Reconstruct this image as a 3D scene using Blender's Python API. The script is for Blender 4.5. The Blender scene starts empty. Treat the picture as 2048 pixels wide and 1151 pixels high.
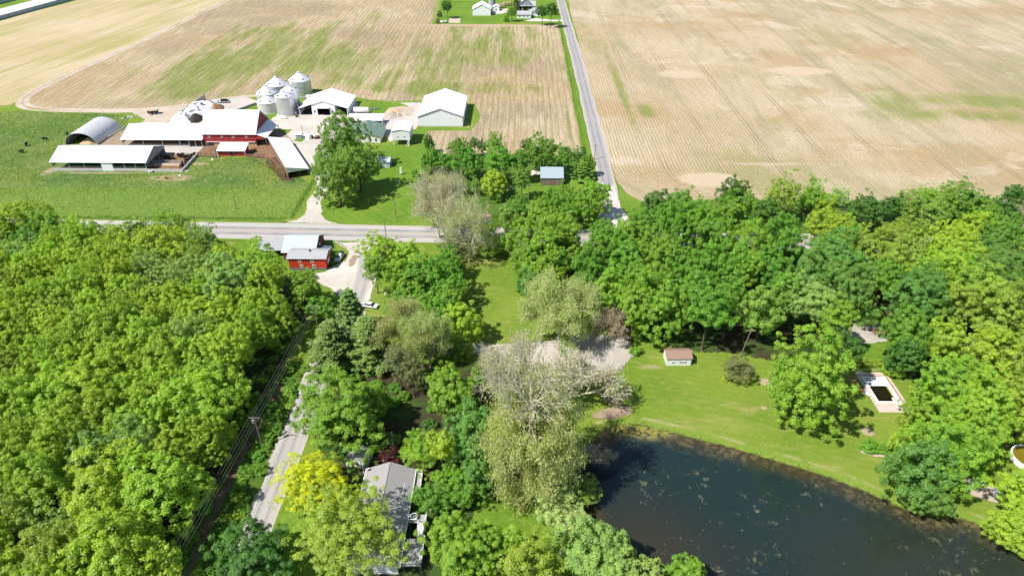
import bpy, bmesh, math, random
import numpy as np
from mathutils import Vector, Matrix
R_=math.radians
random.seed(7)
sc=bpy.context.scene; col=sc.collection
# ------------------------------------------------------------------ survey: photo pixel -> ground point
FPX=1366; PITCH=R_(33.5); YAW=R_(.73); HCAM=120
def G(x,y,z=0):
    a=x-1024; b=575.5-y
    dy=FPX*math.cos(PITCH)+b*math.sin(PITCH); dz=-FPX*math.sin(PITCH)+b*math.cos(PITCH)
    c,s=math.cos(YAW),math.sin(YAW); t=(z-HCAM)/dz
    return ((a*c-dy*s)*t,(a*s+dy*c)*t)
def ZY(x,y,Y):                      # point of that sight line at northing Y -> (X, z)
    X,Y0=G(x,y); t=Y/Y0
    return X*t,HCAM-HCAM*t
def GL(l,z=0): return [G(x,y,z) for x,y in l]
# ------------------------------------------------------------------ node helpers
def nd(t,typ,ins=None,**pr):
    n=t.nodes.new('ShaderNode'+typ)
    for k,v in pr.items(): setattr(n,k,v)
    for k,v in (ins or {}).items():
        if hasattr(v,'is_output'): t.links.new(v,n.inputs[k])
        else: n.inputs[k].default_value=v
    return n
def C4(c): return (c[0],c[1],c[2],1)
def mixc(t,f,a,b):
    a=a if hasattr(a,'is_output') else C4(a); b=b if hasattr(b,'is_output') else C4(b)
    return nd(t,'Mix',{0:f,6:a,7:b},data_type='RGBA').outputs[2]
def mulc(t,f,a,b):
    return nd(t,'Mix',{0:f,6:a if hasattr(a,'is_output') else C4(a),7:b if hasattr(b,'is_output') else C4(b)},data_type='RGBA',blend_type='MULTIPLY').outputs[2]
def ma(t,op,a,b=0.0,c=0.0,clamp=False):
    return nd(t,'Math',{0:a,1:b,2:c},operation=op,use_clamp=clamp).outputs[0]
def noise(t,vec,scale,detail=3,rough=.55,dist=0.0):
    return nd(t,'TexNoise',{'Vector':vec,'Scale':scale,'Detail':detail,'Roughness':rough,'Distortion':dist}).outputs[0]
def mapr(t,v,a,b,c=0.0,d=1.0,smooth=True):
    n=nd(t,'MapRange',{0:v,1:a,2:b,3:c,4:d}); n.interpolation_type='SMOOTHSTEP' if smooth else 'LINEAR'; return n.outputs[0]
def scalev(t,vec,s): return nd(t,'VectorMath',{0:vec,1:s},operation='MULTIPLY').outputs[0]
def pos(t): return nd(t,'NewGeometry').outputs['Position']
def objc(t): return nd(t,'TexCoord').outputs['Object']
def sep(t,v):
    n=nd(t,'SeparateXYZ',{0:v}); return n.outputs
def attr(t,name): return nd(t,'Attribute',attribute_name=name).outputs['Fac']
def newmat(name):
    m=bpy.data.materials.new(name); m.use_nodes=True; t=m.node_tree; t.nodes.clear(); return m,t
def finish(t,col_,rough=.8,bump=None,bstr=.3,bdist=.1,spec=.3,metal=0.0,edge=False,tr=None):
    ins={'Base Color':col_ if hasattr(col_,'is_output') else C4(col_),'Roughness':rough,'Specular IOR Level':spec,'Metallic':metal}
    if bump is not None:
        ins['Normal']=nd(t,'Bump',{'Strength':bstr,'Distance':bdist,'Height':bump}).outputs[0]
    sh=nd(t,'BsdfPrincipled',ins).outputs[0]
    if edge:
        P=pos(t); e=attr(t,'edge')
        nz=ma(t,'MULTIPLY',ma(t,'SUBTRACT',noise(t,P,.9,4,.65),.5),1.9)
        a=mapr(t,ma(t,'ADD',e,nz),.38,.62)
        sh=nd(t,'MixShader',{0:a,1:nd(t,'BsdfTransparent').outputs[0],2:sh}).outputs[0]
    o=nd(t,'OutputMaterial',{0:sh}); return o
def simple(name,c,rough=.7,var=.12,scale=1.5,metal=0.0,spec=.3,stain=None,local=True):
    m,t=newmat(name); P=objc(t) if local else pos(t)
    f=noise(t,P,scale,4,.6)
    k=mixc(t,f,tuple(x*(1-var) for x in c),tuple(min(1,x*(1+var)) for x in c))
    if stain: k=mixc(t,mapr(t,noise(t,scalev(t,P,(.6,.6,.15)),.9,4),.52,.75),k,stain)
    finish(t,k,rough,f,.15,.03,spec,metal); return m
def metalroof(name,c,period=.9,var=.05,rough=.55,axis=0,metal=0.0,stain=None):
    m,t=newmat(name); P=objc(t); s=sep(t,P)
    w=ma(t,'PINGPONG',s[axis],period/2); rib=mapr(t,w,0,.08,1,0)
    f=noise(t,P,.35,4,.6)
    k=mixc(t,f,tuple(x*(1-var) for x in c),tuple(min(1,x*(1+var)) for x in c))
    k=mulc(t,ma(t,'MULTIPLY',rib,.25),k,(.6,.6,.62))
    if stain: k=mixc(t,mapr(t,noise(t,scalev(t,P,(1,.3,.3)),.7,4),.5,.8),k,stain)
    finish(t,k,rough,rib,.5,.05,.4,metal); return m
def siding(name,c,period=.3,var=.1,axis=2,rough=.6,gap=.6,stain=None,metal=0.0):
    m,t=newmat(name); P=objc(t); s=sep(t,P)
    v=s[axis] if axis<3 else ma(t,'ADD',s[0],s[1])
    w=ma(t,'PINGPONG',v,period/2); g=mapr(t,w,0,period*.09,1,0)
    board=ma(t,'FLOOR',ma(t,'DIVIDE',v,period))
    rb=nd(t,'TexWhiteNoise',{1:board},noise_dimensions='1D').outputs[0]
    f=ma(t,'ADD',ma(t,'MULTIPLY',noise(t,P,1.2,4),.6),ma(t,'MULTIPLY',rb,.4))
    k=mixc(t,f,tuple(x*(1-var) for x in c),tuple(min(1,x*(1+var)) for x in c))
    k=mulc(t,ma(t,'MULTIPLY',g,gap),k,(.45,.45,.45))
    if stain: k=mixc(t,mapr(t,noise(t,scalev(t,P,(1,1,.2)),.8,4),.5,.75),k,stain)
    finish(t,k,rough,g,.4,.04,.3,metal); return m
M={}
# ------------------------------------------------------------------ ground materials (world position)
def ell(t,P,cx,cy,rx,ry,soft=.25,nz=.5,ns=.12):
    s=sep(t,P)
    a=ma(t,'DIVIDE',ma(t,'SUBTRACT',s[0],cx),rx); b=ma(t,'DIVIDE',ma(t,'SUBTRACT',s[1],cy),ry)
    d=ma(t,'SQRT',ma(t,'ADD',ma(t,'MULTIPLY',a,a),ma(t,'MULTIPLY',b,b)))
    d=ma(t,'ADD',d,ma(t,'MULTIPLY',ma(t,'SUBTRACT',noise(t,P,ns,4,.6),.5),nz*2))
    return mapr(t,d,1-soft,1+soft,1,0)
def mx(t,*a):
    r=a[0]
    for x in a[1:]: r=ma(t,'MAXIMUM',r,x)
    return r
def gmat(name,fn,edge=True,rough=.9,bstr=.5,bdist=.3):
    m,t=newmat(name); P=pos(t); k,b=fn(t,P); k=mulc(t,1.0,k,(.87,.87,.87))
    finish(t,k,rough,b,bstr,bdist,.15,edge=edge); M[name]=m; return m
def grass3(t,P,a,b,c,mow=None):
    n1=noise(t,P,.045,4,.6); n2=noise(t,P,.5,5,.7); n3=noise(t,P,3.5,3,.7)
    k=mixc(t,mapr(t,n1,.35,.65),a,b); k=mixc(t,mapr(t,n2,.5,.72),k,c)
    k=mulc(t,.55,k,mixc(t,mapr(t,n3,.3,.7),(.55,.6,.5),(1.25,1.2,1.2)))
    if mow:
        s=sep(t,P); q=ma(t,'ADD',ma(t,'MULTIPLY',s[0],mow[0]),ma(t,'MULTIPLY',s[1],mow[1]))
        st=ma(t,'SINE',ma(t,'ADD',ma(t,'MULTIPLY',q,6.283/mow[2]),ma(t,'MULTIPLY',n1,5)))
        k=mulc(t,mow[3],k,mixc(t,mapr(t,st,-.7,.7),(.72,.78,.7),(1.15,1.1,1.1)))
    return k,ma(t,'ADD',ma(t,'MULTIPLY',n2,.6),n3)
def f_lawn(t,P):
    k,b=grass3(t,P,(.145,.24,.024),(.205,.285,.038),(.265,.295,.07),(.28,1,2.2,.16))
    # worn spots and dry patches in the pond lawn
    sp=mx(t,ell(t,P,65.2,137.2,1.7,1.5,.2,.2,1),ell(t,P,84.4,119.6,1.5,1.4,.3,.3,1),ell(t,P,61.8,127.5,.7,.6,.3,.3,1))
    k=mixc(t,ma(t,'MULTIPLY',sp,.85),k,(.45,.34,.24))
    dry=mapr(t,noise(t,scalev(t,P,(.05,.16,1)),1,5,.65),.53,.72)
    k=mixc(t,ma(t,'MULTIPLY',dry,.6),k,(.36,.32,.12))
    strip=ell(t,P,36,143,3,.8,.5,.8,.5); k=mixc(t,ma(t,'MULTIPLY',strip,.6),k,(.38,.30,.19))
    w=attr(t,'shore')      # metres outside the waterline (negative under water)
    mud=mapr(t,ma(t,'ADD',w,ma(t,'MULTIPLY',ma(t,'SUBTRACT',noise(t,P,.6,3),.5),1.6)),-.3,.5,1,0)
    rank=mapr(t,ma(t,'ADD',w,ma(t,'MULTIPLY',ma(t,'SUBTRACT',noise(t,P,.35,3),.5),2)),.6,2.2,1,0)
    k=mixc(t,rank,k,mixc(t,noise(t,P,1.4,4),(.10,.20,.02),(.24,.30,.05)))
    path=mapr(t,ma(t,'ABSOLUTE',ma(t,'SUBTRACT',w,2.3)),.15,.8,1,0)
    k=mixc(t,ma(t,'MULTIPLY',ma(t,'MULTIPLY',path,mapr(t,noise(t,P,.15,4),.46,.62)),.55),k,(.40,.35,.19))
    k=mixc(t,mud,k,(.07,.055,.025))
    return k,b
def f_farmlawn(t,P):
    return grass3(t,P,(.115,.225,.02),(.165,.275,.03),(.22,.285,.055),(.75,.66,3.0,.22))
def f_verge(t,P):
    return grass3(t,P,(.125,.23,.022),(.18,.275,.034),(.25,.285,.07),(1,.02,2.2,.15))
def f_pasture(t,P):
    n1=noise(t,P,.03,4,.6); n2=noise(t,P,.28,5,.68); n3=noise(t,P,.9,4,.7)
    k=mixc(t,mapr(t,n1,.38,.62),(.10,.185,.035),(.195,.25,.055))
    k=mixc(t,mapr(t,n2,.50,.64),k,(.205,.27,.075))
    k=mixc(t,ma(t,'MULTIPLY',mapr(t,noise(t,P,.11,5,.7),.52,.68),.55),k,(.06,.135,.035))
    k=mixc(t,ma(t,'MULTIPLY',mapr(t,n3,.52,.60),.9),k,(.028,.08,.02))
    k=mixc(t,ma(t,'MULTIPLY',mapr(t,noise(t,P,.5,5,.7,1.5),.60,.66),.7),k,(.30,.34,.15))
    s=sep(t,P); low=mapr(t,s[1],246,262,1,0)
    k=mixc(t,ma(t,'MULTIPLY',low,.65),k,mixc(t,n2,(.14,.26,.03),(.22,.31,.05)))
    bare=mx(t,ell(t,P,-146,263.5,8.5,3.2,.3,.55,.3),ell(t,P,-140,278,3.5,1.4,.4,.7,.4),ell(t,P,-202,269,2.2,4,.4,.5,.3),ell(t,P,-180,268,16,.8,.5,.8,.3))
    k=mixc(t,ma(t,'MULTIPLY',bare,.85),k,(.42,.33,.22))
    tall=ell(t,P,-106,272,9,13,.35,.6,.15); k=mixc(t,ma(t,'MULTIPLY',tall,.35),k,(.27,.29,.07))
    return k,ma(t,'ADD',ma(t,'MULTIPLY',n2,1.5),n3)
def rows(t,x,per,wig):
    return ma(t,'SINE',ma(t,'ADD',ma(t,'MULTIPLY',x,6.2832/per),wig))
def f_rfield(t,P):
    s=sep(t,P); x,y=s[0],s[1]
    bend=mapr(t,y,244,282,1,0); near=mapr(t,x,40,120,1,0)
    x2=ma(t,'SUBTRACT',x,ma(t,'MULTIPLY',ma(t,'MULTIPLY',bend,bend),ma(t,'MULTIPLY',near,13)))
    xs=nd(t,'CombineXYZ',{0:x2,1:ma(t,'MULTIPLY',y,.12),2:0.0}).outputs[0]
    big=noise(t,P,.009,4,.55); st=noise(t,xs,.07,5,.65); st2=noise(t,xs,.5,4,.6)
    k=mixc(t,mapr(t,big,.35,.62),(.445,.35,.225),(.505,.418,.29))
    k=mixc(t,ma(t,'MULTIPLY',mapr(t,noise(t,P,.016,3,.5),.50,.64),.7),k,(.40,.285,.155))
    gr=mapr(t,ma(t,'ADD',ma(t,'MULTIPLY',noise(t,P,.012,4,.6,.8),.6),ma(t,'MULTIPLY',st,.4)),.50,.64)
    k=mixc(t,ma(t,'MULTIPLY',gr,.72),k,(.30,.285,.13)); k=mixc(t,ma(t,'MULTIPLY',mapr(t,noise(t,xs,.03,5,.65,.6),.5,.63),.6),k,(.33,.30,.185)); k=mixc(t,ma(t,'MULTIPLY',mapr(t,noise(t,P,.02,5,.6,.5),.54,.66),.6),k,(.60,.51,.40))
    far=mapr(t,x,150,330); k=mixc(t,ma(t,'MULTIPLY',ma(t,'MULTIPLY',far,mapr(t,st,.45,.6)),.5),k,(.31,.29,.17))
    k=mulc(t,.36,k,mixc(t,mapr(t,st2,.3,.7),(.80,.78,.74),(1.12,1.12,1.12)))
    gpatch=mx(t,ell(t,P,57,395,2.6,70,.5,.8,.1),ell(t,P,66,350,4,10,.5,.7,.2),ell(t,P,200,365,12,22,.6,.6,.06),ell(t,P,250,368,46,11,.6,.9,.035),ell(t,P,225,345,40,8,.8,.95,.04),ell(t,P,290,345,50,9,.8,.95,.04))
    k=mixc(t,ma(t,'MULTIPLY',gpatch,mapr(t,st,.34,.56,.15,.85)),k,mixc(t,st2,(.17,.22,.04),(.26,.28,.09)))
    r=rows(t,x2,1.52,ma(t,'MULTIPLY',noise(t,P,.05,2),2.5))
    amt=ma(t,'MULTIPLY',mapr(t,y,280,400,.72,.10),mapr(t,x,60,240,.9,.3))
    k=mixc(t,ma(t,'MULTIPLY',mapr(t,r,.4,.75),ma(t,'MULTIPLY',amt,mapr(t,noise(t,P,.045,5,.65),.36,.6,.15,1))),k,mixc(t,noise(t,P,.045,4,.6),(.135,.20,.035),(.30,.235,.13)))
    td=ma(t,'PINGPONG',ma(t,'ADD',x2,10.3),12.25)            # wheelings every 24.5 m
    tl=mapr(t,ma(t,'ABSOLUTE',ma(t,'SUBTRACT',td,1.0)),.2,.75,1,0)
    k=mixc(t,ma(t,'MULTIPLY',tl,mapr(t,noise(t,P,.02,3),.36,.62,.08,.55)),k,(.25,.20,.11))
    k=mulc(t,.7,k,mixc(t,mapr(t,noise(t,scalev(t,P,(1,.4,1)),1.2,4,.75),.34,.66),(.78,.76,.72),(1.14,1.14,1.14)))
    bare=mx(t,ell(t,P,170,424,19,9,.12,.45,.06),ell(t,P,96,416,13,8,.3,.6,.06),ell(t,P,80,265,12.5,7,.15,.45,.08),ma(t,'MULTIPLY',ell(t,P,108,281,16,1.6,.5,.6,.1),.6))
    k=mixc(t,ma(t,'MULTIPLY',bare,.92),k,mixc(t,st2,(.49,.385,.27),(.56,.455,.33)))
    head=mapr(t,y,255,262,1,0); k=mixc(t,ma(t,'MULTIPLY',ma(t,'MULTIPLY',head,mapr(t,x,95,130)),.5),k,(.36,.31,.18))
    return k,ma(t,'ADD',ma(t,'MULTIPLY',r,.5),st2)
def f_cfield(t,P):
    s=sep(t,P); x,y=s[0],s[1]
    xs=nd(t,'CombineXYZ',{0:x,1:ma(t,'MULTIPLY',y,.1),2:0.0}).outputs[0]
    st=noise(t,xs,.11,5,.65); st2=noise(t,xs,.55,4,.65); big=noise(t,P,.014,4,.55,.5)
    k=mixc(t,mapr(t,big,.36,.62),(.425,.32,.205),(.485,.395,.275))
    k=mixc(t,ma(t,'MULTIPLY',mapr(t,noise(t,P,.011,3),.46,.62),.75),k,(.335,.265,.195))
    band=ell(t,P,-45,388,62,15,.6,.6,.03); mid=mx(t,ell(t,P,-150,455,85,95,.9,.8,.018),ell(t,P,-190,420,40,60,.9,.8,.02),ell(t,P,-30,455,60,95,.9,.9,.022))
    gm=ma(t,'ADD',ma(t,'MULTIPLY',mx(t,band,ma(t,'MULTIPLY',mid,.9)),.32),ma(t,'ADD',ma(t,'MULTIPLY',st,.55),ma(t,'MULTIPLY',big,.35)))
    gm=ma(t,'ADD',gm,ma(t,'MULTIPLY',ma(t,'SUBTRACT',noise(t,xs,.035,5,.7,.8),.5),.55)); g=mapr(t,gm,.57,.80)
    sl=mapr(t,y,330,362)                                    # bare headland along the farmyard
    g=ma(t,'MULTIPLY',g,ma(t,'ADD',ma(t,'MULTIPLY',sl,.85),.15))
    k=mixc(t,ma(t,'MULTIPLY',g,.92),k,mixc(t,st2,(.10,.175,.025),(.28,.285,.085)))
    k=mulc(t,.7,k,mixc(t,mapr(t,st2,.3,.7),(.70,.68,.64),(1.18,1.18,1.18)))
    r=rows(t,x,3.05,ma(t,'MULTIPLY',noise(t,P,.05,2),2))
    k=mixc(t,ma(t,'MULTIPLY',mapr(t,r,.35,.75),mapr(t,st,.3,.62,.2,.62)),k,(.24,.24,.07)); k=mulc(t,.75,k,mixc(t,mapr(t,noise(t,scalev(t,P,(1,.35,1)),1.3,4,.75),.34,.66),(.72,.70,.66),(1.2,1.2,1.2)))
    trk=ell(t,P,-30,541,62,3.2,.5,.4,.05); edge=ell(t,P,-77,470,1.8,100,.5,.5,.04)
    k=mixc(t,ma(t,'MULTIPLY',mx(t,trk,ma(t,'MULTIPLY',edge,.8)),.7),k,(.46,.35,.25))
    ditch=ell(t,P,24,330,.8,26,.6,.8,.15); k=mixc(t,ma(t,'MULTIPLY',ditch,.7),k,(.14,.2,.03))
    return k,st2
def f_lfield(t,P):
    s=sep(t,P); x,y=s[0],s[1]
    q=ma(t,'SUBTRACT',x,ma(t,'MULTIPLY',y,.17))
    xs=nd(t,'CombineXYZ',{0:q,1:ma(t,'MULTIPLY',y,.05),2:0.0}).outputs[0]
    st=noise(t,xs,.1,5,.65); st2=noise(t,xs,.45,4,.65); big=noise(t,P,.012,4,.55)
    k=mixc(t,mapr(t,big,.36,.62),(.47,.375,.22),(.53,.435,.285))
    k=mixc(t,ma(t,'MULTIPLY',mapr(t,st,.46,.62),.6),k,(.31,.31,.085))
    k=mulc(t,.5,k,mixc(t,mapr(t,st2,.3,.7),(.78,.78,.7),(1.12,1.12,1.12)))
    return k,st2
def f_hay(t,P):
    s=sep(t,P); d=ma(t,'SQRT',ma(t,'ADD',ma(t,'POWER',ma(t,'SUBTRACT',s[0],-250),2),ma(t,'MULTIPLY',ma(t,'POWER',ma(t,'SUBTRACT',s[1],560),2),.12)))
    r=ma(t,'SINE',ma(t,'MULTIPLY',d,.72)); k,b=grass3(t,P,(.22,.28,.07),(.26,.30,.09),(.30,.31,.12))
    k=mixc(t,mapr(t,r,.55,.95),k,(.42,.40,.24)); return k,b
def f_gravel(a,b,c):
    def f(t,P):
        n1=noise(t,P,.09,4,.6); n2=noise(t,P,.7,5,.7); n3=noise(t,P,6,2,.6)
        k=mixc(t,mapr(t,n1,.38,.62),a,b); k=mixc(t,ma(t,'MULTIPLY',mapr(t,n2,.52,.7),.6),k,c)
        k=mulc(t,.35,k,mixc(t,n3,(.6,.6,.6),(1.3,1.3,1.3))); return k,n3
    return f
def f_mud(a,b):
    def f(t,P):
        n1=noise(t,P,.35,5,.65); n2=noise(t,P,2.5,4,.7)
        return mulc(t,.4,mixc(t,mapr(t,n1,.35,.65),a,b),mixc(t,n2,(.5,.5,.5),(1.4,1.4,1.4))),n2
    return f
def f_forest(t,P):
    n1=noise(t,P,.12,5,.6); n2=noise(t,P,1.6,4,.7)
    k=mixc(t,mapr(t,n1,.42,.6),(.055,.045,.025),(.05,.10,.02))
    return mulc(t,.5,k,mixc(t,n2,(.5,.5,.5),(1.5,1.4,1.3))),n2
def f_weeds(t,P):
    return grass3(t,P,(.07,.16,.02),(.13,.22,.03),(.24,.27,.08))
def f_road(base,dark,edgec,patch=.5):
    def f(t,P):
        u=attr(t,'u'); n1=noise(t,scalev(t,P,(1,.12,1)),.6,5,.65); n2=noise(t,P,2.4,4,.7); n4=noise(t,P,.1,4)
        k=mixc(t,mapr(t,n2,.3,.7),base,tuple(x*1.15 for x in base))
        au=ma(t,'ABSOLUTE',u)
        wt=mapr(t,ma(t,'ABSOLUTE',ma(t,'SUBTRACT',au,.45)),.05,.3,1,0)
        k=mixc(t,ma(t,'MULTIPLY',ma(t,'MULTIPLY',wt,mapr(t,n4,.35,.6,.35,1)),patch),k,dark)
        k=mixc(t,ma(t,'MULTIPLY',mapr(t,noise(t,P,.35,4,.6),.62,.66),.5),k,dark)
        k=mixc(t,mapr(t,ma(t,'ADD',au,ma(t,'MULTIPLY',ma(t,'SUBTRACT',n1,.5),.25)),.86,.97),k,edgec)
        return k,n2
    return f
gmat('lawn',f_lawn,edge=False); gmat('farm_lawn',f_farmlawn); gmat('verge',f_verge); gmat('track_grass',lambda t,P:grass3(t,P,(.30,.30,.12),(.40,.33,.19),(.24,.26,.08))); gmat('pasture',f_pasture,bstr=.9,bdist=.8)
gmat('right_field',f_rfield,bstr=.4); gmat('centre_field',f_cfield,bstr=.4); gmat('left_field',f_lfield,bstr=.4); gmat('hay_field',f_hay)
gmat('gravel',f_gravel((.52,.475,.42),(.60,.56,.505),(.47,.39,.30))); gmat('track',f_gravel((.50,.41,.32),(.56,.48,.395),(.42,.32,.23)))
gmat('white_gravel',f_gravel((.56,.51,.46),(.64,.60,.55),(.45,.38,.31))); gmat('grey_gravel',f_gravel((.44,.40,.355),(.54,.49,.44),(.36,.31,.25)))
gmat('mud',f_mud((.20,.115,.07),(.28,.17,.10))); gmat('dark_mud',f_mud((.07,.045,.03),(.13,.08,.05))); gmat('dirt',f_mud((.29,.215,.15),(.38,.29,.205))); gmat('shaded_path_dirt',f_mud((.12,.085,.05),(.25,.17,.11)))  # path dirt is toned darker to carry the wood's shade over it
gmat('forest',f_forest); gmat('weeds',f_weeds,bstr=.8,bdist=.6); gmat('concrete',f_gravel((.50,.46,.42),(.56,.52,.47),(.42,.36,.30)))
gmat('highway',f_road((.38,.355,.345),(.215,.205,.21),(.52,.48,.45),.8),edge=False); gmat('asphalt',f_road((.33,.315,.31),(.20,.195,.2),(.45,.41,.37),.55),edge=False)
gmat('pale_road',f_road((.40,.375,.36),(.27,.255,.25),(.52,.46,.40),.6),edge=False)
gmat('sand',f_gravel((.50,.40,.31),(.56,.46,.36),(.42,.34,.27)))
# ------------------------------------------------------------------ mesh helpers
class MB:
    def __init__(s): s.v=[]; s.f=[]
    def add(s,vs,fs):
        o=len(s.v); s.v+= [tuple(p) for p in vs]; s.f+=[tuple(i+o for i in f) for f in fs]; return s
    def box(s,x0,x1,y0,y1,z0,z1):
        return s.add([(x0,y0,z0),(x1,y0,z0),(x1,y1,z0),(x0,y1,z0),(x0,y0,z1),(x1,y0,z1),(x1,y1,z1),(x0,y1,z1)],
          [(0,3,2,1),(4,5,6,7),(0,1,5,4),(1,2,6,5),(2,3,7,6),(3,0,4,7)])
    def hexa(s,b,t):   # 4 bottom, 4 top corners (ccw)
        return s.add(list(b)+list(t),[(0,3,2,1),(4,5,6,7),(0,1,5,4),(1,2,6,5),(2,3,7,6),(3,0,4,7)])
    def slab(s,q,th):  # quad thickened downwards
        return s.hexa([(x,y,z-th) for x,y,z in q],q)
    def prism(s,prof,a0,a1,axis=1):
        n=len(prof)
        P=lambda u,w,a:(u,a,w) if axis==1 else (a,u,w)
        vs=[P(u,w,a0) for u,w in prof]+[P(u,w,a1) for u,w in prof]
        fs=[tuple(range(n)),tuple(range(2*n-1,n-1,-1))]+[(i,i+n,(i+1)%n+n,(i+1)%n) for i in range(n)]
        return s.add(vs,fs)
    def tube(s,p0,p1,r0,r1=None,n=6,cap=True):
        r1=r0 if r1 is None else r1
        p0,p1=Vector(p0),Vector(p1); d=(p1-p0)
        if d.length<1e-6: return s
        d.normalize(); a=d.orthogonal().normalized(); b=d.cross(a); vs=[]
        for p,r in((p0,r0),(p1,r1)):
            for i in range(n):
                t=2*math.pi*i/n; vs.append(p+a*math.cos(t)*r+b*math.sin(t)*r)
        fs=[(i,(i+1)%n,n+(i+1)%n,n+i) for i in range(n)]
        if cap: fs+=[tuple(range(n-1,-1,-1)),tuple(range(n,2*n))]
        return s.add(vs,fs)
    def lathe(s,prof,n=32,cx=0,cy=0):
        vs=[];m=len(prof)
        for r,z in prof:
            for i in range(n):
                t=2*math.pi*i/n; vs.append((cx+r*math.cos(t),cy+r*math.sin(t),z))
        fs=[(j*n+i,j*n+(i+1)%n,(j+1)*n+(i+1)%n,(j+1)*n+i) for j in range(m-1) for i in range(n)]
        return s.add(vs,fs)
    def build(s,name,mat,parent=None,smooth=False):
        me=bpy.data.meshes.new(name); me.from_pydata(s.v,[],s.f); me.validate()
        bm=bmesh.new(); bm.from_mesh(me); bmesh.ops.recalc_face_normals(bm,faces=bm.faces); bm.to_mesh(me); bm.free()
        if smooth: me.polygons.foreach_set('use_smooth',[True]*len(me.polygons))
        if mat: me.materials.append(mat)
        o=bpy.data.objects.new(name,me); col.objects.link(o)
        if parent: o.parent=parent
        return o
def tag(o,label=None,cat=None,group=None,kind=None):
    if label:o['label']=label
    if cat:o['category']=cat
    if group:o['group']=group
    if kind:o['kind']=kind
    return o
def thing(name,label,cat,loc=(0,0,0),rz=0,group=None):
    o=bpy.data.objects.new(name,None); o.empty_display_size=.5; col.objects.link(o); o.location=loc; o.rotation_euler[2]=rz
    return tag(o,label,cat,group)
def copy_tree(o,parent=None):
    c=o.copy(); col.objects.link(c)
    if parent: c.parent=parent
    for ch in list(o.children): copy_tree(ch,c)
    return c
def dense(pts,step):
    out=[]
    for i in range(len(pts)):
        a=np.array(pts[i],float); b=np.array(pts[(i+1)%len(pts)],float); n=max(1,int(np.linalg.norm(b-a)/step))
        for k in range(n): out.append(a+(b-a)*k/n)
    return np.array(out)
rng=np.random.default_rng(11)
def wob(n,amp):
    r=rng.normal(size=n); k=np.array([1,2,3,2,1.])/9; r=np.convolve(np.concatenate([r[-2:],r,r[:2]]),k,'valid'); return r*amp*2
SHN=[0]
def sheet(name,pts,z,mat,step=2.5,jit=.35,fe=.7,kind='structure',label=None):
    SHN[0]+=1; z+=.0007*SHN[0]
    P=dense(pts,step); n=len(P); nx=np.roll(P,-1,0); pv=np.roll(P,1,0); tg=nx-pv; tg/=np.linalg.norm(tg,axis=1)[:,None]+1e-9
    area=np.sum(P[:,0]*nx[:,1]-nx[:,0]*P[:,1]); sgn=1 if area>0 else -1
    nr=np.stack([tg[:,1],-tg[:,0]],1)*sgn
    P=P+nr*wob(n,jit)[:,None]; I=P-nr*fe; O=P+nr*fe
    vs=[(x,y,z) for x,y in I]+[(x,y,z) for x,y in O]
    fs=[tuple(range(n) if sgn>0 else range(n-1,-1,-1))]
    for i in range(n):
        j=(i+1)%n; q=(i,n+i,n+j,j); fs.append(q if sgn>0 else q[::-1])
    me=bpy.data.meshes.new(name); me.from_pydata(vs,[],fs)
    a=me.attributes.new('edge','FLOAT','POINT'); a.data.foreach_set('value',np.concatenate([np.ones(n),np.zeros(n)]).astype(np.float32))
    me.materials.append(mat); o=bpy.data.objects.new(name,me); col.objects.link(o); tag(o,label,None,None,kind); return o
def strip(name,pts,w,z,mat,step=4,kind='structure',jit=0,off=0):
    SHN[0]+=1; z+=.0007*SHN[0]; P=[]
    for i in range(len(pts)-1):
        a=np.array(pts[i],float); b=np.array(pts[i+1],float); n=max(1,int(np.linalg.norm(b-a)/step))
        for k in range(n): P.append(a+(b-a)*k/n)
    P.append(np.array(pts[-1],float)); P=np.array(P)
    if len(P)>8:
        for _ in range(6): P[1:-1]=(P[:-2]+2*P[1:-1]+P[2:])/4
    tg=np.gradient(P,axis=0); tg/=np.linalg.norm(tg,axis=1)[:,None]; nr=np.stack([tg[:,1],-tg[:,0]],1)
    P=P+nr*off; n=len(P); ww=w/2+(wob(n,jit) if jit else np.zeros(n))
    W=[P-nr*ww[:,None],P,P+nr*ww[:,None]]
    vs=[(x,y,z) for k in W for x,y in k]
    fs=[(k*n+i,(k+1)*n+i,(k+1)*n+i+1,k*n+i+1) for k in range(2) for i in range(n-1)]
    me=bpy.data.meshes.new(name); me.from_pydata(vs,[],fs)
    a=me.attributes.new('u','FLOAT','POINT'); a.data.foreach_set('value',np.concatenate([-np.ones(n),np.zeros(n),np.ones(n)]).astype(np.float32))
    a=me.attributes.new('edge','FLOAT','POINT'); a.data.foreach_set('value',np.ones(3*n,np.float32))
    me.materials.append(mat); o=bpy.data.objects.new(name,me); col.objects.link(o); tag(o,kind=kind); return o
# ------------------------------------------------------------------ world, sun, camera
w=bpy.data.worlds.new('World'); sc.world=w; w.use_nodes=True; wt=w.node_tree
EL=R_(53); AZ=R_(33)
sv=Vector((-math.cos(EL)*math.cos(AZ),-math.cos(EL)*math.sin(AZ),math.sin(EL)))
sky=wt.nodes.new('ShaderNodeTexSky'); sky.sky_type='NISHITA'; sky.sun_disc=False; sky.sun_elevation=EL; sky.sun_rotation=math.atan2(sv.x,sv.y); sky.air_density=1.0; sky.dust_density=.6
bg=wt.nodes['Background']; bg.inputs[1].default_value=.095; wt.links.new(sky.outputs[0],bg.inputs[0])
ld=bpy.data.lights.new('sun','SUN'); ld.energy=4.7; ld.angle=R_(.5); ld.color=(1,.95,.87)
lo=bpy.data.objects.new('sun',ld); col.objects.link(lo); lo.rotation_euler=sv.to_track_quat('Z','Y').to_euler(); lo.location=(-200,-50,300)
cd=bpy.data.cameras.new('camera'); cam=bpy.data.objects.new('camera',cd); col.objects.link(cam); sc.camera=cam
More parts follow.
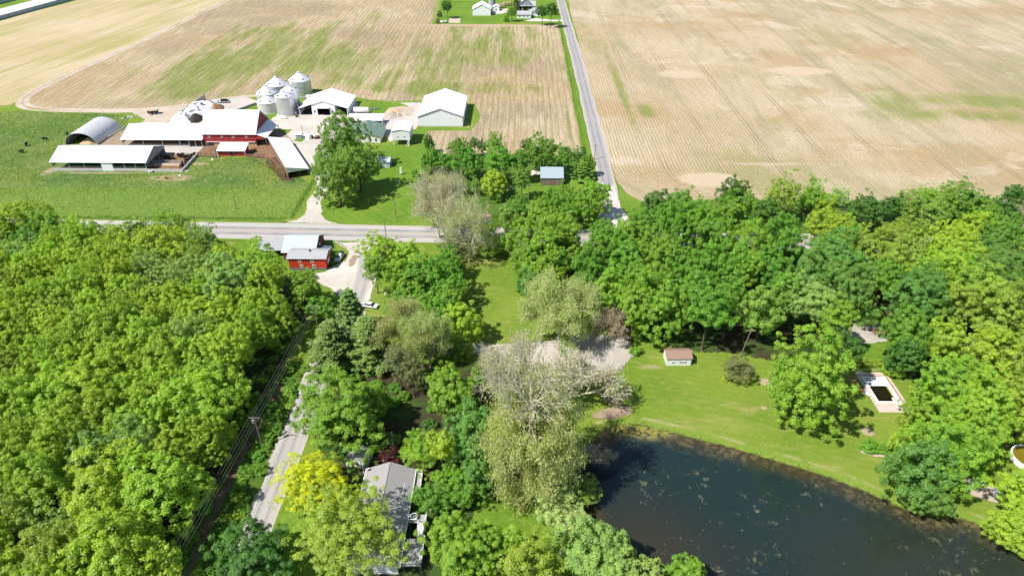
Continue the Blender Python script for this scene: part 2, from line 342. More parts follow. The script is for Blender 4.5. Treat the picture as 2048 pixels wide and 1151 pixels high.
cd.sensor_width=36; cd.lens=FPX/2048*36; cd.clip_end=8000; cd.clip_start=.5
cam.location=(0,0,HCAM); cam.rotation_euler=(math.pi/2-PITCH,0,YAW)
sc.view_settings.view_transform='Standard'; sc.view_settings.look='None'; sc.view_settings.gamma=1; sc.view_settings.exposure=.62
sc.render.engine='CYCLES'; sc.render.resolution_x=1024; sc.render.resolution_y=575
sc.cycles.max_bounces=6; sc.cycles.transparent_max_bounces=8; sc.cycles.diffuse_bounces=3
# ------------------------------------------------------------------ ground sheet with the pond basin
POND=GL([(1150,925),(1172,880),(1215,848),(1258,842),(1300,851),(1400,876),(1500,903),(1600,933),(1700,966),(1760,992),(1830,1027),(1880,1033),(1925,1028),(1965,1042),(1990,1067),(2040,1095),(2110,1112),(2140,1180)])+[(104,66),(70,58),(40,62),(27,74),(20,84),(15,93),(12.5,101)]
def smooth_poly(p,it=2):
    P=dense(p,1.5)
    for _ in range(it*3): P=(np.roll(P,1,0)+2*P+np.roll(P,-1,0))/4
    return P
PP=smooth_poly(POND,3)
def sdist(Q):      # signed distance, negative inside
    A=PP; B=np.roll(PP,-1,0); out=np.full(len(Q),1e9); ins=np.zeros(len(Q),bool)
    for a,b in zip(A,B):
        d=b-a; t=np.clip(((Q-a)@d)/(d@d+1e-12),0,1); e=Q-(a+t[:,None]*d); out=np.minimum(out,(e**2).sum(1))
        c=((a[1]>Q[:,1])!=(b[1]>Q[:,1])); xx=a[0]+(Q[:,1]-a[1])*(b[0]-a[0])/(b[1]-a[1]+1e-12); ins^=c&(Q[:,0]<xx)
    s=np.sqrt(out); s[ins]*=-1; return s
gx=np.concatenate([[-3000,-1500,-600,-300,-100,-40,0],np.arange(6,118,.8),[125,150,250,600,1500,3000]])
gy=np.concatenate([[-1500,-300,0,30,50],np.arange(54,132,.8),[136,160,250,500,1000,1800,4000]])
XX,YY=np.meshgrid(gx,gy); Q=np.stack([XX.ravel(),YY.ravel()],1); SD=sdist(Q)
ZZ=np.where(SD<0,-.42+np.maximum(SD*.35,-1.6),np.where(SD<1.6,-.42+.42*(SD/1.6)**.6,0))
nx_,ny_=len(gx),len(gy)
fs=[(j*nx_+i,j*nx_+i+1,(j+1)*nx_+i+1,(j+1)*nx_+i) for j in range(ny_-1) for i in range(nx_-1)]
me=bpy.data.meshes.new('ground'); me.from_pydata(np.column_stack([Q,ZZ]).tolist(),[],fs)
a=me.attributes.new('shore','FLOAT','POINT'); a.data.foreach_set('value',SD.astype(np.float32)); me.materials.append(M['lawn'])
me.polygons.foreach_set('use_smooth',[True]*len(me.polygons))
gobj=bpy.data.objects.new('ground',me); col.objects.link(gobj); tag(gobj,kind='structure')
# water
def f_water():
    m,t=newmat('pond_water'); P=pos(t); w=attr(t,'shore'); s=sep(t,P)
    deep=mapr(t,w,-9,-1,1,0)
    k=mixc(t,noise(t,P,.05,3),(.010,.022,.023),(.015,.029,.026))
    k=mixc(t,ma(t,'MULTIPLY',mapr(t,ma(t,'ADD',w,ma(t,'MULTIPLY',noise(t,P,.2,4),5)),-3.5,2.5),.8),k,(.055,.04,.014))
    sw=ell(t,P,24,84,16,12,.8,.4,.06); k=mixc(t,ma(t,'MULTIPLY',sw,.5),k,(.045,.030,.012))
    se=ell(t,P,82,80,26,16,.8,.4,.06); k=mixc(t,ma(t,'MULTIPLY',se,.5),k,(.03,.032,.014))
    # floating weed: strings, flecks and scum along the north bank
    wv=nd(t,'VectorMath',{0:P,1:nd(t,'VectorMath',{0:nd(t,'TexNoise',{'Vector':P,'Scale':.25,'Detail':3.0}).outputs[1],1:(5,5,0)},operation='MULTIPLY').outputs[0]},operation='ADD').outputs[0]
    zone=mx(t,ell(t,P,33,102,12,6.5,.5,.4,.1),ell(t,P,40,107,9,4,.6,.4,.1),ell(t,P,52,97,8,6,.6,.4,.1),ell(t,P,66,101,6,5,.6,.4,.1),ell(t,P,88,86,13,9,.6,.4,.1),ell(t,P,50,83,12,6,.7,.4,.1),ell(t,P,33,84,8,7,.7,.4,.1))
    n=noise(t,wv,.55,6,.75); fl=mapr(t,ma(t,'ADD',n,ma(t,'MULTIPLY',zone,.12)),.69,.76)
    dots=mapr(t,noise(t,P,1.1,2,.5),.73,.76)
    bank=ma(t,'MULTIPLY',mapr(t,w,-6.5,-.8),mapr(t,noise(t,wv,.7,6,.75),.47,.62))
    bank=ma(t,'MULTIPLY',bank,mx(t,ell(t,P,40,120,44,12,.6,.3,.1),ell(t,P,85,96,26,9,.6,.4,.1)))
    scum=ma(t,'MULTIPLY',ell(t,P,29,119.8,9,2.9,.5,.6,.15),mapr(t,noise(t,P,1.0,5,.7),.40,.52))
    alg=mx(t,ma(t,'MULTIPLY',fl,.6),ma(t,'MULTIPLY',dots,.7),ma(t,'MULTIPLY',bank,.8),scum)
    ac=mixc(t,noise(t,P,.4,4),(.09,.105,.075),(.22,.19,.10)); ac=mixc(t,bank,ac,(.15,.115,.035)); ac=mixc(t,scum,ac,(.22,.205,.04))
    b=noise(t,scalev(t,P,(1,1.6,1)),2.2,3,.5)
    nrm=nd(t,'Bump',{'Strength':.06,'Distance':.05,'Height':b}).outputs[0]
    w_=nd(t,'BsdfPrincipled',{'Base Color':k,'Roughness':.06,'IOR':1.33,'Specular IOR Level':.78,'Normal':nrm}).outputs[0]
    a_=nd(t,'BsdfPrincipled',{'Base Color':ac,'Roughness':.7,'Specular IOR Level':.2}).outputs[0]
    nd(t,'OutputMaterial',{0:nd(t,'MixShader',{0:alg,1:w_,2:a_}).outputs[0]}); return m
wx=np.arange(8,117,1.2); wy=np.arange(56,130,1.2); WX,WY=np.meshgrid(wx,wy); WQ=np.stack([WX.ravel(),WY.ravel()],1); WS=sdist(WQ)
keep=WS<1.3; idx=-np.ones(len(WQ),int); idx[keep]=np.arange(keep.sum()); n=len(wx)
fs=[]
for j in range(len(wy)-1):
    for i in range(n-1):
        q=[idx[j*n+i],idx[j*n+i+1],idx[(j+1)*n+i+1],idx[(j+1)*n+i]]
        if min(q)>=0: fs.append(q)
me=bpy.data.meshes.new('pond_water'); me.from_pydata(np.column_stack([WQ[keep],np.full(keep.sum(),-.40)]).tolist(),[],[tuple(int(x) for x in f) for f in fs])
a=me.attributes.new('shore','FLOAT','POINT'); a.data.foreach_set('value',WS[keep].astype(np.float32)); me.materials.append(f_water())
wo=bpy.data.objects.new('pond_water',me); col.objects.link(wo); tag(wo,kind='structure')
# ------------------------------------------------------------------ fields, yards, roads (sheets a centimetre apart)
Z=.012
sheet('planted_field',[(39.6,1500),(39.3,420),(39.2,300),(39.3,266),(41,254),(44.5,247),(49,244),(60,244),(81,246),(120,245),(190,243),(300,242),(470,240),(1300,240),(1300,1500)],Z,M['right_field'],step=8,fe=.8)
sheet('stubble_field',[(-258,1500),(-257,640),(-264,500),(-274,395),(-272,366),(-266,354),(-252,349),(-219,348),(-200,349),(-180,356),(-160,368),(-148,378),(-130,385),(-112,383),(-98,374),(-84,366),(-70,364),(-58,365),(-44,364),(-24,360),(-21,340),(-23,324),(-44,321.5),(-45.5,312),(-43,300),(-38,290),(28.2,290),(28.7,340),(29.5,543),(-20,545),(-68,545.5),(-75,640),(-80,1500)],Z,M['centre_field'],step=7,fe=.8)
sheet('hay_meadow',[(-80,1500),(-75,640),(-69,553),(27,556),(31,1500)],Z,M['hay_field'],step=8)
sheet('far_field',[(-1300,1500),(-1300,360),(-285,352),(-273,355),(-273.5,395),(-263.5,500),(-257,640),(-257,1500)],Z,M['left_field'],step=8)
sheet('barn_grass',[(-460,300),(-420,460),(-404,553),(-380,690),(-560,690),(-620,400)],2*Z,M['verge'],step=8,fe=2,jit=1)
sheet('pasture',[(-500,344),(-500,226),(-193,227),(-150,226),(-116,226.5),(-86,228),(-83.5,233),(-84.5,245),(-84.5,255),(-90,262),(-104,275),(-112,284),(-135,285.5),(-150,287),(-175,292),(-192,318),(-198,330),(-201,338),(-219,342.5),(-260,343.5)],Z,M['pasture'],step=4,fe=.6)
sheet('farmhouse_lawn',[(-84,226),(-47,224.5),(-10,223),(28,221.5),(28.5,289),(-37,289),(-43,300),(-45.5,312),(-46,319),(-24,320),(-23.5,323.5),(-52,324),(-58,317),(-61,300),(-82,300),(-83,280),(-80,262),(-79,240),(-82,230)],Z,M['farm_lawn'],step=4,fe=.5)
sheet('farmyard_gravel',[(-128,352),(-126,333),(-123,322),(-112,320),(-114,310),(-107,300),(-104,296),(-87,265),(-84,258),(-81,256),(-79.5,264),(-80,285),(-82,300),(-83,318),(-66,318),(-61,305),(-58,318),(-51.2,322),(-51.2,362),(-69,361.5),(-72,356),(-84,346),(-87,360),(-113,363)],2*Z,M['gravel'],step=3,fe=.6)
sheet('concrete_apron',[(-69,361),(-51.5,361.5),(-51.3,326),(-66,329)],3*Z,M['concrete'],step=3,jit=.1,fe=.2)
strip('farm_track',[(-256,1500),(-257.5,637),(-264.5,500),(-274.3,395),(-273.6,368),(-268,354),(-256,347.5),(-230,346.3),(-205,346),(-190,349),(-176,357),(-160,367),(-148,373),(-138,374)],5.4,3*Z,M['track'],jit=.35); strip('wheel_rut',[(-256,1500),(-257.5,637),(-264.5,500),(-274.3,395),(-273.6,368),(-268,354),(-256,347.5),(-230,346.3)],1.1,3.4*Z,M['track_grass'],jit=.3)
sheet('track_fork',[(-206,347),(-190,333),(-190,318),(-184,316),(-179,326),(-176,340),(-172,352),(-182,355)],3.2*Z,M['track'],step=3,fe=.7)
sheet('turning_loop',[(-148,376),(-138,376),(-130,364),(-131,350),(-133,352),(-136,364),(-142,371)],3.2*Z,M['track'],step=3,fe=.7)
sheet('silage_pad',[(-178,324),(-142,324),(-138,345),(-142,362),(-152,371),(-166,362),(-172,352)],4*Z,M['concrete'],step=3,fe=.5)
sheet('pad_grass',[(-154,331),(-142,332),(-137,346),(-138,357),(-143,361)],5*Z,M['farm_lawn'],step=3,fe=.5)
sheet('bin_grass',[(-141,356),(-130,352),(-127,349),(-125.5,338),(-131,337),(-138,352)],4*Z,M['farm_lawn'],step=2)
sheet('cattle_yard',[(-196,287),(-143,287),(-121,287.5),(-112,290),(-104,299),(-112,312),(-120,320),(-190,322),(-200,310)],2*Z,M['dirt'],step=3,fe=.5)
sheet('concrete_lot',[(-165,290),(-146.5,290),(-146.5,297.6),(-184,297.6),(-184,291)],4*Z,M['concrete'],step=3,fe=.3)
sheet('pen_mud',[(-160.5,270),(-144,270),(-145.5,288),(-163,288)],5*Z,M['mud'],step=2,fe=.2,jit=.05)
sheet('barnyard_mud',[(-147,288),(-122,287.3),(-107,279),(-108,286),(-116,300),(-146,298)],3*Z,M['mud'],step=2,fe=.4)
sheet('manure_patch',[(-113,284),(-110,286.5),(-105,280),(-97,266),(-94,260),(-99,261),(-106,270),(-112,278)],5*Z,M['dark_mud'],step=1.5,fe=.6)
sheet('scrap_patch',GL([(765,232),(780,216),(805,212),(830,215),(822,228),(800,236)]),5*Z,M['track'],step=2,fe=.8)
sheet('wheel_grass',GL([(735,222),(745,205),(800,205),(815,213),(790,222),(770,232)]),4*Z,M['farm_lawn'],step=2,fe=.8)
sheet('planter_grass',[(-107,306),(-103,304),(-101.5,307),(-105,309.5)],5*Z,M['farm_lawn'],step=1.5)
# far farmstead
sheet('farmstead_lawn',GL([(868,48),(874,40),(880,10),(885,-10),(1122,-10),(1124,20),(1124,43),(1000,46)]),2*Z,M['farm_lawn'],step=5,fe=1)
sheet('farmstead_drive',GL([(1050,42),(1072,37),(1100,40),(1126,40),(1128,43.5),(1060,43)]),4*Z,M['white_gravel'],step=3)
sheet('farmstead_yard',GL([(984,30),(986,22),(1016,17),(1020,24),(1005,28)]),4*Z,M['gravel'],step=3)
sheet('farmstead_patio',GL([(896,46),(900,36),(922,36),(919,46)]),4*Z,M['track'],step=3,jit=.1,fe=.3)
# right-hand verge, county road, highway
sheet('road_verge',[(28,1500),(28.8,550),(28.5,350),(28.8,300),(28,262),(40,245),(41,221),(70,218),(200,216),(480,212),(480,230),(190,232),(81,238),(60,242),(48,243),(43,250),(40,262),(39.4,300),(39.6,420),(40,550),(44,1500)],2*Z,M['verge'],step=5,fe=.5)
sheet('highway_verge',[(-500,233),(-190,229),(-116,227),(-83,226),(-40,225),(28,223),(28,206),(-45,208),(-95,210),(-130,211),(-190,212.5),(-500,218)],2*Z,M['verge'],step=5,fe=.5)
CR=[(33.0,900),(34.6,620),(36.2,440),(36.3,300),(36.0,262),(35.6,244),(34.5,232),(32.5,222)]
strip('road_shoulder',CR,7.4,3*Z,M['pale_road'],jit=.15); strip('county_road',CR,5.6,4*Z,M['asphalt'])
HW=[(-560,230),(-190,219.7),(-115,218.2),(-40,216.2),(25,214.2),(100,212),(480,200)]
strip('highway_shoulder',HW,12.2,5*Z,M['pale_road'],step=10,jit=.12); strip('highway',HW,8.6,6*Z,M['highway'],step=10)
m_yel=simple('yellow_paint',(.48,.36,.12),.6,.3,3,local=False); m_wht=simple('white_paint',(.62,.60,.57),.6,.2,3,local=False)
for o_,mm in((-.14,m_yel),(.14,m_yel),(-3.75,m_wht),(3.75,m_wht)): strip('road_marking',HW,.14,7*Z,mm,step=10,off=o_)
LR=[(-54.2,40),(-53.9,80),(-54.1,95),(-54.2,111),(-54.3,123),(-53.6,140),(-52.2,155),(-50.3,172),(-50.6,190),(-53.2,203),(-54.5,213)]
sheet('junction_gravel',[(-66,210.2),(-60.5,206),(-59,203),(-59,197),(-61.5,193.5),(-64,191.5),(-67,189.5),(-67.5,185),(-60,180),(-55,175),(-53,160),(-47,160),(-46,175),(-46.5,192),(-47,204),(-42,209.5)],5*Z,M['white_gravel'],step=2,fe=.6)
strip('lane_shoulder',LR,7.2,3*Z,M['pale_road'],jit=.25); strip('narrow_lane',LR[:-1],5.0,6*Z,M['pale_road'])
sheet('farm_drive',[(-90,223.8),(-84,226.5),(-81.8,231),(-83,243),(-84,256),(-82,260),(-79,260),(-78,254),(-77.5,240),(-75.5,231),(-72,226.2),(-67,223.2)],4*Z,M['gravel'],step=2,fe=.4)
for p in [[(-57.2,193.5),(-55.8,193.6),(-55.4,197),(-55.9,200.6),(-57,200.4),(-57.4,197)],[(-57,202.6),(-55.6,202.4),(-55.5,204.6),(-56.6,205)],[(-57.2,207),(-55.8,206.6),(-55.9,208),(-57,208.3)]]: sheet('puddle_mud',p,8*Z,M['dirt'],step=.6,fe=.45,jit=.12)
sheet('stop_apron',[(20,219.5),(28,221.5),(31.2,228),(32.3,240),(33.2,256),(38.8,258),(39.2,240),(40.5,229),(44,219)],5*Z,M['white_gravel'],step=2,fe=.3)
# woodland floor left, right and around the cottages
sheet('woodland_floor',[(-66,40),(-65,90),(-64.5,150),(-62,176),(-72,186),(-94,192),(-98,203),(-125,208.5),(-260,211),(-280,120),(-180,40)],3*Z,M['forest'],step=4,fe=1)
sheet('weedy_bank',[(-67,40),(-66.5,95),(-65.5,120),(-63,145),(-58.5,150),(-57.6,138),(-57.4,120),(-57.2,95),(-57,40)],3.5*Z,M['weeds'],step=2,fe=.8)
sheet('dirt_path',[(-65.5,40),(-65.4,80),(-65.6,95),(-65,110),(-63.8,125),(-62.2,140),(-60.9,146),(-60.2,146),(-61,139),(-62.2,124),(-63.2,110),(-63.6,95),(-63.4,80),(-63.4,40)],4*Z,M['shaded_path_dirt'],step=1.5,fe=.4,jit=.15)
sheet('right_wood_floor',[(41,207),(60,206),(130,206),(200,205),(320,203),(300,150),(190,118),(128,118),(112,128),(103,144),(104,166),(90,168),(86,150),(72,146),(62,150),(48,150),(34,158),(30,170),(6,172),(4,192),(8,200),(20,206)],3*Z,M['forest'],step=4,fe=1.2,jit=.8)
sheet('wood_edge_grass',[(41,214),(480,205),(480,240),(190,243),(120,245),(81,246),(60,243),(47,240)],3*Z,M['weeds'],step=5,fe=1)
sheet('copse_floor',[(-38,289),(26,288),(27,250),(27,228),(-3,229),(-36,232),(-44,255)],3*Z,M['weeds'],step=4,fe=1)
sheet('barn_clearing',[(0,272),(22,270),(26,258),(20,246),(-4,240),(-2,256)],4*Z,M['farm_lawn'],step=3,fe=.6)
sheet('barn_drive',GL([(1058,352),(1064,340),(1084,341),(1084,350)]),5*Z,M['white_gravel'],step=2)
sheet('copse_dirt',GL([(910,450),(925,425),(985,430),(985,448),(940,456)]),5*Z,M['dirt'],step=2)
sheet('gravel_lot',[(8,141),(13,140.5),(28,141.5),(31.5,148),(31.5,156),(20,157),(2,153),(-8,152),(-20,152.5),(-24,149),(-8,148)],5*Z,M['grey_gravel'],step=2,fe=.6)
sheet('cottage_ground',[(-47,100),(-44,60),(-10,60),(4,90),(8,110),(6,130),(-2,140),(-20,145),(-46,142),(-48,120)],3*Z,M['forest'],step=3,fe=1.2,jit=.6)
sheet('cottage_lawn',[(-50,60),(-50.5,96),(-47.5,108),(-41,108),(-38,100),(-37,60)],4*Z,M['farm_lawn'],step=2,fe=.5)
sheet('pond_path_lawn',[(-6,78),(8,82),(10,98),(4,106),(-8,98),(-12,88)],4*Z,M['farm_lawn'],step=2,fe=.8)
sheet('patio_concrete',[(92,158),(94,165),(105.5,165.5),(107,160),(104.5,155.5),(96,154)],5*Z,M['grey_gravel'],step=2,fe=.4)
sheet('patio_lawn',[(92,146),(92,157),(97,158),(104,158),(107,156),(110,170),(106,176),(98,172),(103,164),(112,160),(104,148)],4*Z,M['lawn2'] if 'lawn2' in M else M['farm_lawn'],step=2,fe=.6)
sheet('sand_patch',[(98.2,105.2),(100,106),(104.5,103.8),(106.2,102),(104.2,98.4),(101,99.2),(97.5,101.3)],5*Z,M['sand'],step=1,fe=.2,jit=.1)
sheet('bed_soil',GL([(1716,905),(1720,898),(1745,903),(1785,908),(1783,914),(1740,914)]),5*Z,M['sand'],step=1,fe=.3)
sheet('bank_rubble',GL([(1180,832),(1215,812),(1262,812),(1258,828),(1215,840)]),5*Z,M['dirt'],step=1.5,fe=.6)
sheet('red_yard',[(-64,190),(-61,201),(-66,209.5),(-100,210),(-97,198),(-90,190),(-75,187)],4*Z,M['farm_lawn'],step=3,fe=.5)
# ------------------------------------------------------------------ vegetation prototypes (unit radius / unit height, shared mesh data)
def leafmat(name,trans=.46,var=.38):
    m,t=newmat(name); oi=nd(t,'ObjectInfo'); tone=attr(t,'tone')
    c=oi.outputs['Color']
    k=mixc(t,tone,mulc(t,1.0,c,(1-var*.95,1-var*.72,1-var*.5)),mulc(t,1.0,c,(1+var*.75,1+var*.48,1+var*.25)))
    d=nd(t,'BsdfDiffuse',{0:k,1:.5}).outputs[0]
    tr=nd(t,'BsdfTranslucent',{0:mulc(t,1.0,k,(1.25,1.2,.6))}).outputs[0]
    g=nd(t,'BsdfGlossy',{0:(.8,.85,.8,1),1:.5}).outputs[0]
    a=nd(t,'MixShader',{0:trans,1:d,2:tr}).outputs[0]
    nd(t,'OutputMaterial',{0:nd(t,'MixShader',{0:.035,1:a,2:g}).outputs[0]}); M[name]=m; return m
leafmat('leaves'); leafmat('needles',.2,.4)
def barkmat(name,c,c2):
    m,t=newmat(name); P=objc(t); n=noise(t,scalev(t,P,(9,9,22)),1,5,.65)
    finish(t,mixc(t,mapr(t,n,.4,.62),c,c2),.9,n,.4,.02,.1); M[name]=m; return m
barkmat('bark',(.13,.10,.075),(.075,.055,.04)); barkmat('pale_bark',(.58,.53,.42),(.43,.39,.29)); barkmat('twig_bark',(.58,.53,.42),(.46,.42,.32)); barkmat('dead_bark',(.42,.36,.28),(.30,.25,.19))
def unit(v): return v/(np.linalg.norm(v,axis=1)[:,None]+1e-9)
def leafmesh(name,P,N,L,W,tone,rg,mat='leaves'):
    n=len(P); N=unit(N); t=unit(np.cross(N,rg.normal(size=(n,3)))); b=np.cross(N,t)
    L=np.broadcast_to(L,(n,))[:,None]*rg.uniform(.7,1.3,(n,1)); W=np.broadcast_to(W,(n,))[:,None]*rg.uniform(.7,1.3,(n,1))
    sk=t*L*rg.uniform(-.25,.25,(n,1))
    V=np.stack([P-t*L,P+b*W+sk,P+t*L,P-b*W+sk],1).reshape(-1,3).astype(np.float32)
    me=bpy.data.meshes.new(name); me.vertices.add(4*n); me.vertices.foreach_set('co',V.ravel())
    me.loops.add(4*n); me.loops.foreach_set('vertex_index',np.arange(4*n,dtype=np.int32))
    me.polygons.add(n); me.polygons.foreach_set('loop_start',np.arange(0,4*n,4,dtype=np.int32)); 
    me.update(calc_edges=True)
    a=me.attributes.new('tone','FLOAT','FACE'); a.data.foreach_set('value',np.clip(tone,0,1).astype(np.float32))
    me.materials.append(M[mat]); return me
def crown_mesh(seed,r,ncl,per,leaf,clr=(.20,.36),flat=.85,low=-.72,open_=0.0,shell=(.42,.97,.62),lob_=1.0):
    """unit-radius crown for a tree of nominal radius r (metres): many leaf clumps through an uneven volume"""
    rg=np.random.default_rng(seed)
    d=[]
    while len(d)<ncl:
        v=rg.normal(size=3); v/=np.linalg.norm(v)
        if v[2]>low+rg.uniform(-.25,.1): d.append(v)
    d=np.array(d); ph=rg.uniform(0,6.28,6)
    az=np.arctan2(d[:,1],d[:,0])
    lob=1+.16*np.sin(2*az+ph[0])+.12*np.sin(3*az+ph[1]+2*d[:,2])+.08*np.sin(5*az+ph[2])+.10*np.sin(4*d[:,2]+ph[3])
    rad=rg.uniform(shell[0],shell[1],ncl)**shell[2]*(1+(lob-1)*lob_)*np.where(rg.random(ncl)<open_,rg.uniform(.4,1,ncl),1)
    C=d*rad[:,None]; rho=rg.uniform(clr[0],clr[1],ncl)*(1.15-.35*rad)
    tone=rg.uniform(.08,.92,ncl)
    Ps=[];Ns=[];Ts=[]
    for c,q,tn,dd in zip(C,rho,tone,d):
        k=int(per*(q/np.mean(rho))**1.6)
        if open_ and rg.random()<open_*.4: k=int(k*.4)
        v=unit(rg.normal(size=(k,3))+np.array([dd[0],dd[1],dd[2]+.55])*.75)
        rr=q*rg.uniform(.5,1.25,(k,1))**.8
        p=c+v*rr*np.array([1,1,flat])
        Ps.append(p); Ns.append(v*.8+np.array([0,0,.45])*1.0+rg.normal(size=(k,3))*.33); Ts.append(tn*.62+rg.random(k)*.38)
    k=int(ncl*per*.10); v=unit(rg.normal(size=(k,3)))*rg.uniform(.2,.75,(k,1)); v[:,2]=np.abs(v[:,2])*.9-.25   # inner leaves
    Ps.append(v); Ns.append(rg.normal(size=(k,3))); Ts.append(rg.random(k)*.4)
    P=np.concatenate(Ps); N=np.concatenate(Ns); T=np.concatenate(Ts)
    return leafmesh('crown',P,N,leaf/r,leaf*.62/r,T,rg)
def trunk_mesh(seed,r,zc,mat,limbs=6,base=.42):
    """z normalised so that 1 = crown centre height; radius normalised by crown radius"""
    rg=np.random.default_rng(seed); mb=MB(); b=base/r
    pts=[(0,0,0,b*1.35),(rg.normal()*.01,rg.normal()*.01,.05,b),(rg.normal()*.03,rg.normal()*.03,.5,b*.8),(rg.normal()*.05,rg.normal()*.05,1.0,b*.5),(rg.normal()*.1,rg.normal()*.1,1.22,b*.2)]
    for p,q in zip(pts,pts[1:]): mb.tube(p[:3],q[:3],p[3],q[3],7,False)
    for i in range(limbs):
        a=i*6.283/limbs+rg.normal()*.4; z0=rg.uniform(.5,.95); z1=z0+rg.uniform(.15,.4); R1=rg.uniform(.4,.75)
        p0=(0,0,z0); pm=(math.cos(a)*R1*.5,math.sin(a)*R1*.5,z0+(z1-z0)*.4); p1=(math.cos(a)*R1,math.sin(a)*R1,z1)
        mb.tube(p0,pm,b*.42,b*.28,5,False); mb.tube(pm,p1,b*.28,b*.08,5,False)
    me=bpy.data.meshes.new('trunk'); me.from_pydata(mb.v,[],mb.f); me.polygons.foreach_set('use_smooth',[True]*len(me.polygons)); me.materials.append(M[mat]); return me
CROWN={'S':[crown_mesh(100+i,2.2,48,60,.15,(.20,.36)) for i in range(3)],
 'M':[crown_mesh(200+i,4.6,190,80,.155,(.095,.20)) for i in range(7)],
 'L':[crown_mesh(300+i,7.5,400,96,.165,(.065,.145),lob_=1.5) for i in range(5)],
 'X':[crown_mesh(400+i,11.5,760,112,.172,(.045,.11),lob_=1.8) for i in range(3)],
 'W':[crown_mesh(900+i,6.3,430,58,.162,(.075,.135),.9,-.6,0,(.72,.98,1.0),1.25) for i in range(7)],
 'OL':[crown_mesh(550+i,9,420,74,.155,(.05,.115),.8,-.6,.4) for i in range(3)],
 'O':[crown_mesh(500+i,5.0,150,66,.158,(.09,.20),.8,-.6,.5) for i in range(4)]}       # airy crowns
TRUNK={k:[trunk_mesh(600+i+ord(k[0]),r,1,'bark',l,b) for i in range(3)] for k,r,l,b in(('S',2.2,4,.10),('M',4.6,6,.26),('L',7.5,8,.42),('X',11.5,10,.6),('W',6.3,7,.3),('O',5.0,7,.25),('OL',9,9,.45))}
def branchy(seed,r,h,depth=5,leafy=1.0,leaf=.24,mat='pale_bark',droop=0.0,trunkr=.5,fork=.28,spread=.75,column=False,ltop=2.0):
    """limbs and twigs grown recursively; returns (trunk mesh, leaf mesh) normalised to unit radius and height"""
    rg=np.random.default_rng(seed); mb=MB(); tips=[]
    def grow(p,d,L,rad,lev):
        q=p+d*L*.5+rg.normal(size=3)*L*.05; d2=d+rg.normal(size=3)*.18; d2[2]+=.06-droop*lev*.06; d2/=np.linalg.norm(d2); e=q+d2*L*.5
        n=6 if lev<2 else (4 if lev<4 else 3)
        mb.tube(p,q,rad,rad*.82,n,False); mb.tube(q,e,rad*.82,rad*.62,n,False)
        if lev>=2: tips.append((q,lev)); 
        if lev>=3: tips.append((e,lev))
        if lev>=depth: return
        nb=3 if lev<depth-1 else 4
        for i in range(nb):
            t=rg.uniform(.35,1.0) if i else 1.0
            s=(p+(q-p)*t*2) if t<.5 else q+(e-q)*(t*2-1)
            v=rg.normal(size=3); v-=d2*(v@d2); v/=np.linalg.norm(v)+1e-9
            k=spread*rg.uniform(.6,1.25) if i else .28
            nd_=d2+v*k; nd_[2]+=.10; nd_/=np.linalg.norm(nd_)
            grow(s,nd_,L*rg.uniform(.58,.80),max(rad*(.58 if i else .66),.036),lev+1)
    top=h*fork
    if column:
        zs=np.linspace(0,.60,9); xo=np.cumsum(rg.normal(size=9)*.22)
        for a in range(8): mb.tube((xo[a],0,zs[a]*h),(xo[a+1],0,zs[a+1]*h),trunkr*(1.25-1.3*zs[a]),trunkr*(1.25-1.3*zs[a+1]),8,False)
        for i in range(40):
            f=.07+.53*(i+rg.random())/40; a=i*2.4+rg.normal()*.3; d=np.array([math.cos(a),math.sin(a),rg.uniform(-.15,.45)]); d/=np.linalg.norm(d)
            grow(np.array([0,0,f*h]),d,r*rg.uniform(.34,.50),trunkr*.22,2)
        for i in range(7):
            a=i*6.283/7+rg.normal()*.3; k=.62 if i else .1; d=np.array([math.cos(a)*k,math.sin(a)*k,1.0]); d/=np.linalg.norm(d)
            grow(np.array([xo[-1],0,h*rg.uniform(.54,.61)]),d,h*.15,trunkr*.42,1)
    else:
        mb.tube((0,0,0),(0,0,top*.15),trunkr*1.3,trunkr,8,False); mb.tube((0,0,top*.15),(0,0,top),trunkr,trunkr*.85,8,False)
        ns=4
        for i in range(ns):
            a=i*6.283/ns+rg.normal()*.3; k=(.45+.25*(spread>.9)) if i else .12
            d=np.array([math.cos(a)*k,math.sin(a)*k,1.0]); d/=np.linalg.norm(d)
            grow(np.array([0,0,top*rg.uniform(.75,1)]),d,h*.25,trunkr*.62,0)
    V=np.array(mb.v); rr=np.percentile(np.hypot(V[:,0],V[:,1]),99); hh=V[:,2].max()
    S=np.array([1/rr,1/rr,1/hh])
    me=bpy.data.meshes.new('trunk'); me.from_pydata((V*S).tolist(),[],mb.f); me.polygons.foreach_set('use_smooth',[True]*len(me.polygons)); me.materials.append(M[mat])
    tp=np.array([t[0] for t in tips]); tp=tp[(tp[:,2]<ltop*h)|(rg.random(len(tp))<.05)]
    k=int(len(tp)*7*leafy); ix=rg.integers(0,len(tp),k); P=tp[ix]+rg.normal(size=(k,3))*rr*.055+np.array([0,0,-droop*.3])*rg.random((k,1))
    tn=rg.random(len(tp))[ix]*.5+rg.random(k)*.5
    lm=leafmesh('crown',P*S,(rg.normal(size=(k,3))+[0,0,.6]),leaf/rr,leaf*.6/rr,tn,rg)
    return me,lm
SYC=[branchy(700+i,8,24,6,lf,.17,'pale_bark',.3,.45,.15,.95) for i,lf in enumerate((.36,.46,.56))]
GREYSYC=[branchy(720+i,9,26,6,lf,.15,'twig_bark',0,.5,.12,1.0) for i,lf in enumerate((.16,.12))]
GIANT=[branchy(731,10.5,40,6,.62,.165,'pale_bark',.9,.75,.2,.95,True,.60)]
BARE=[branchy(740+i,9,15,6,lf,.15,'twig_bark',.35,.40,.14,1.15) for i,lf in enumerate((.05,.08))]
DEAD=[branchy(750+i,7,12,6,.05,.15,'dead_bark',.3,.25,.12,1.1) for i in range(2)]
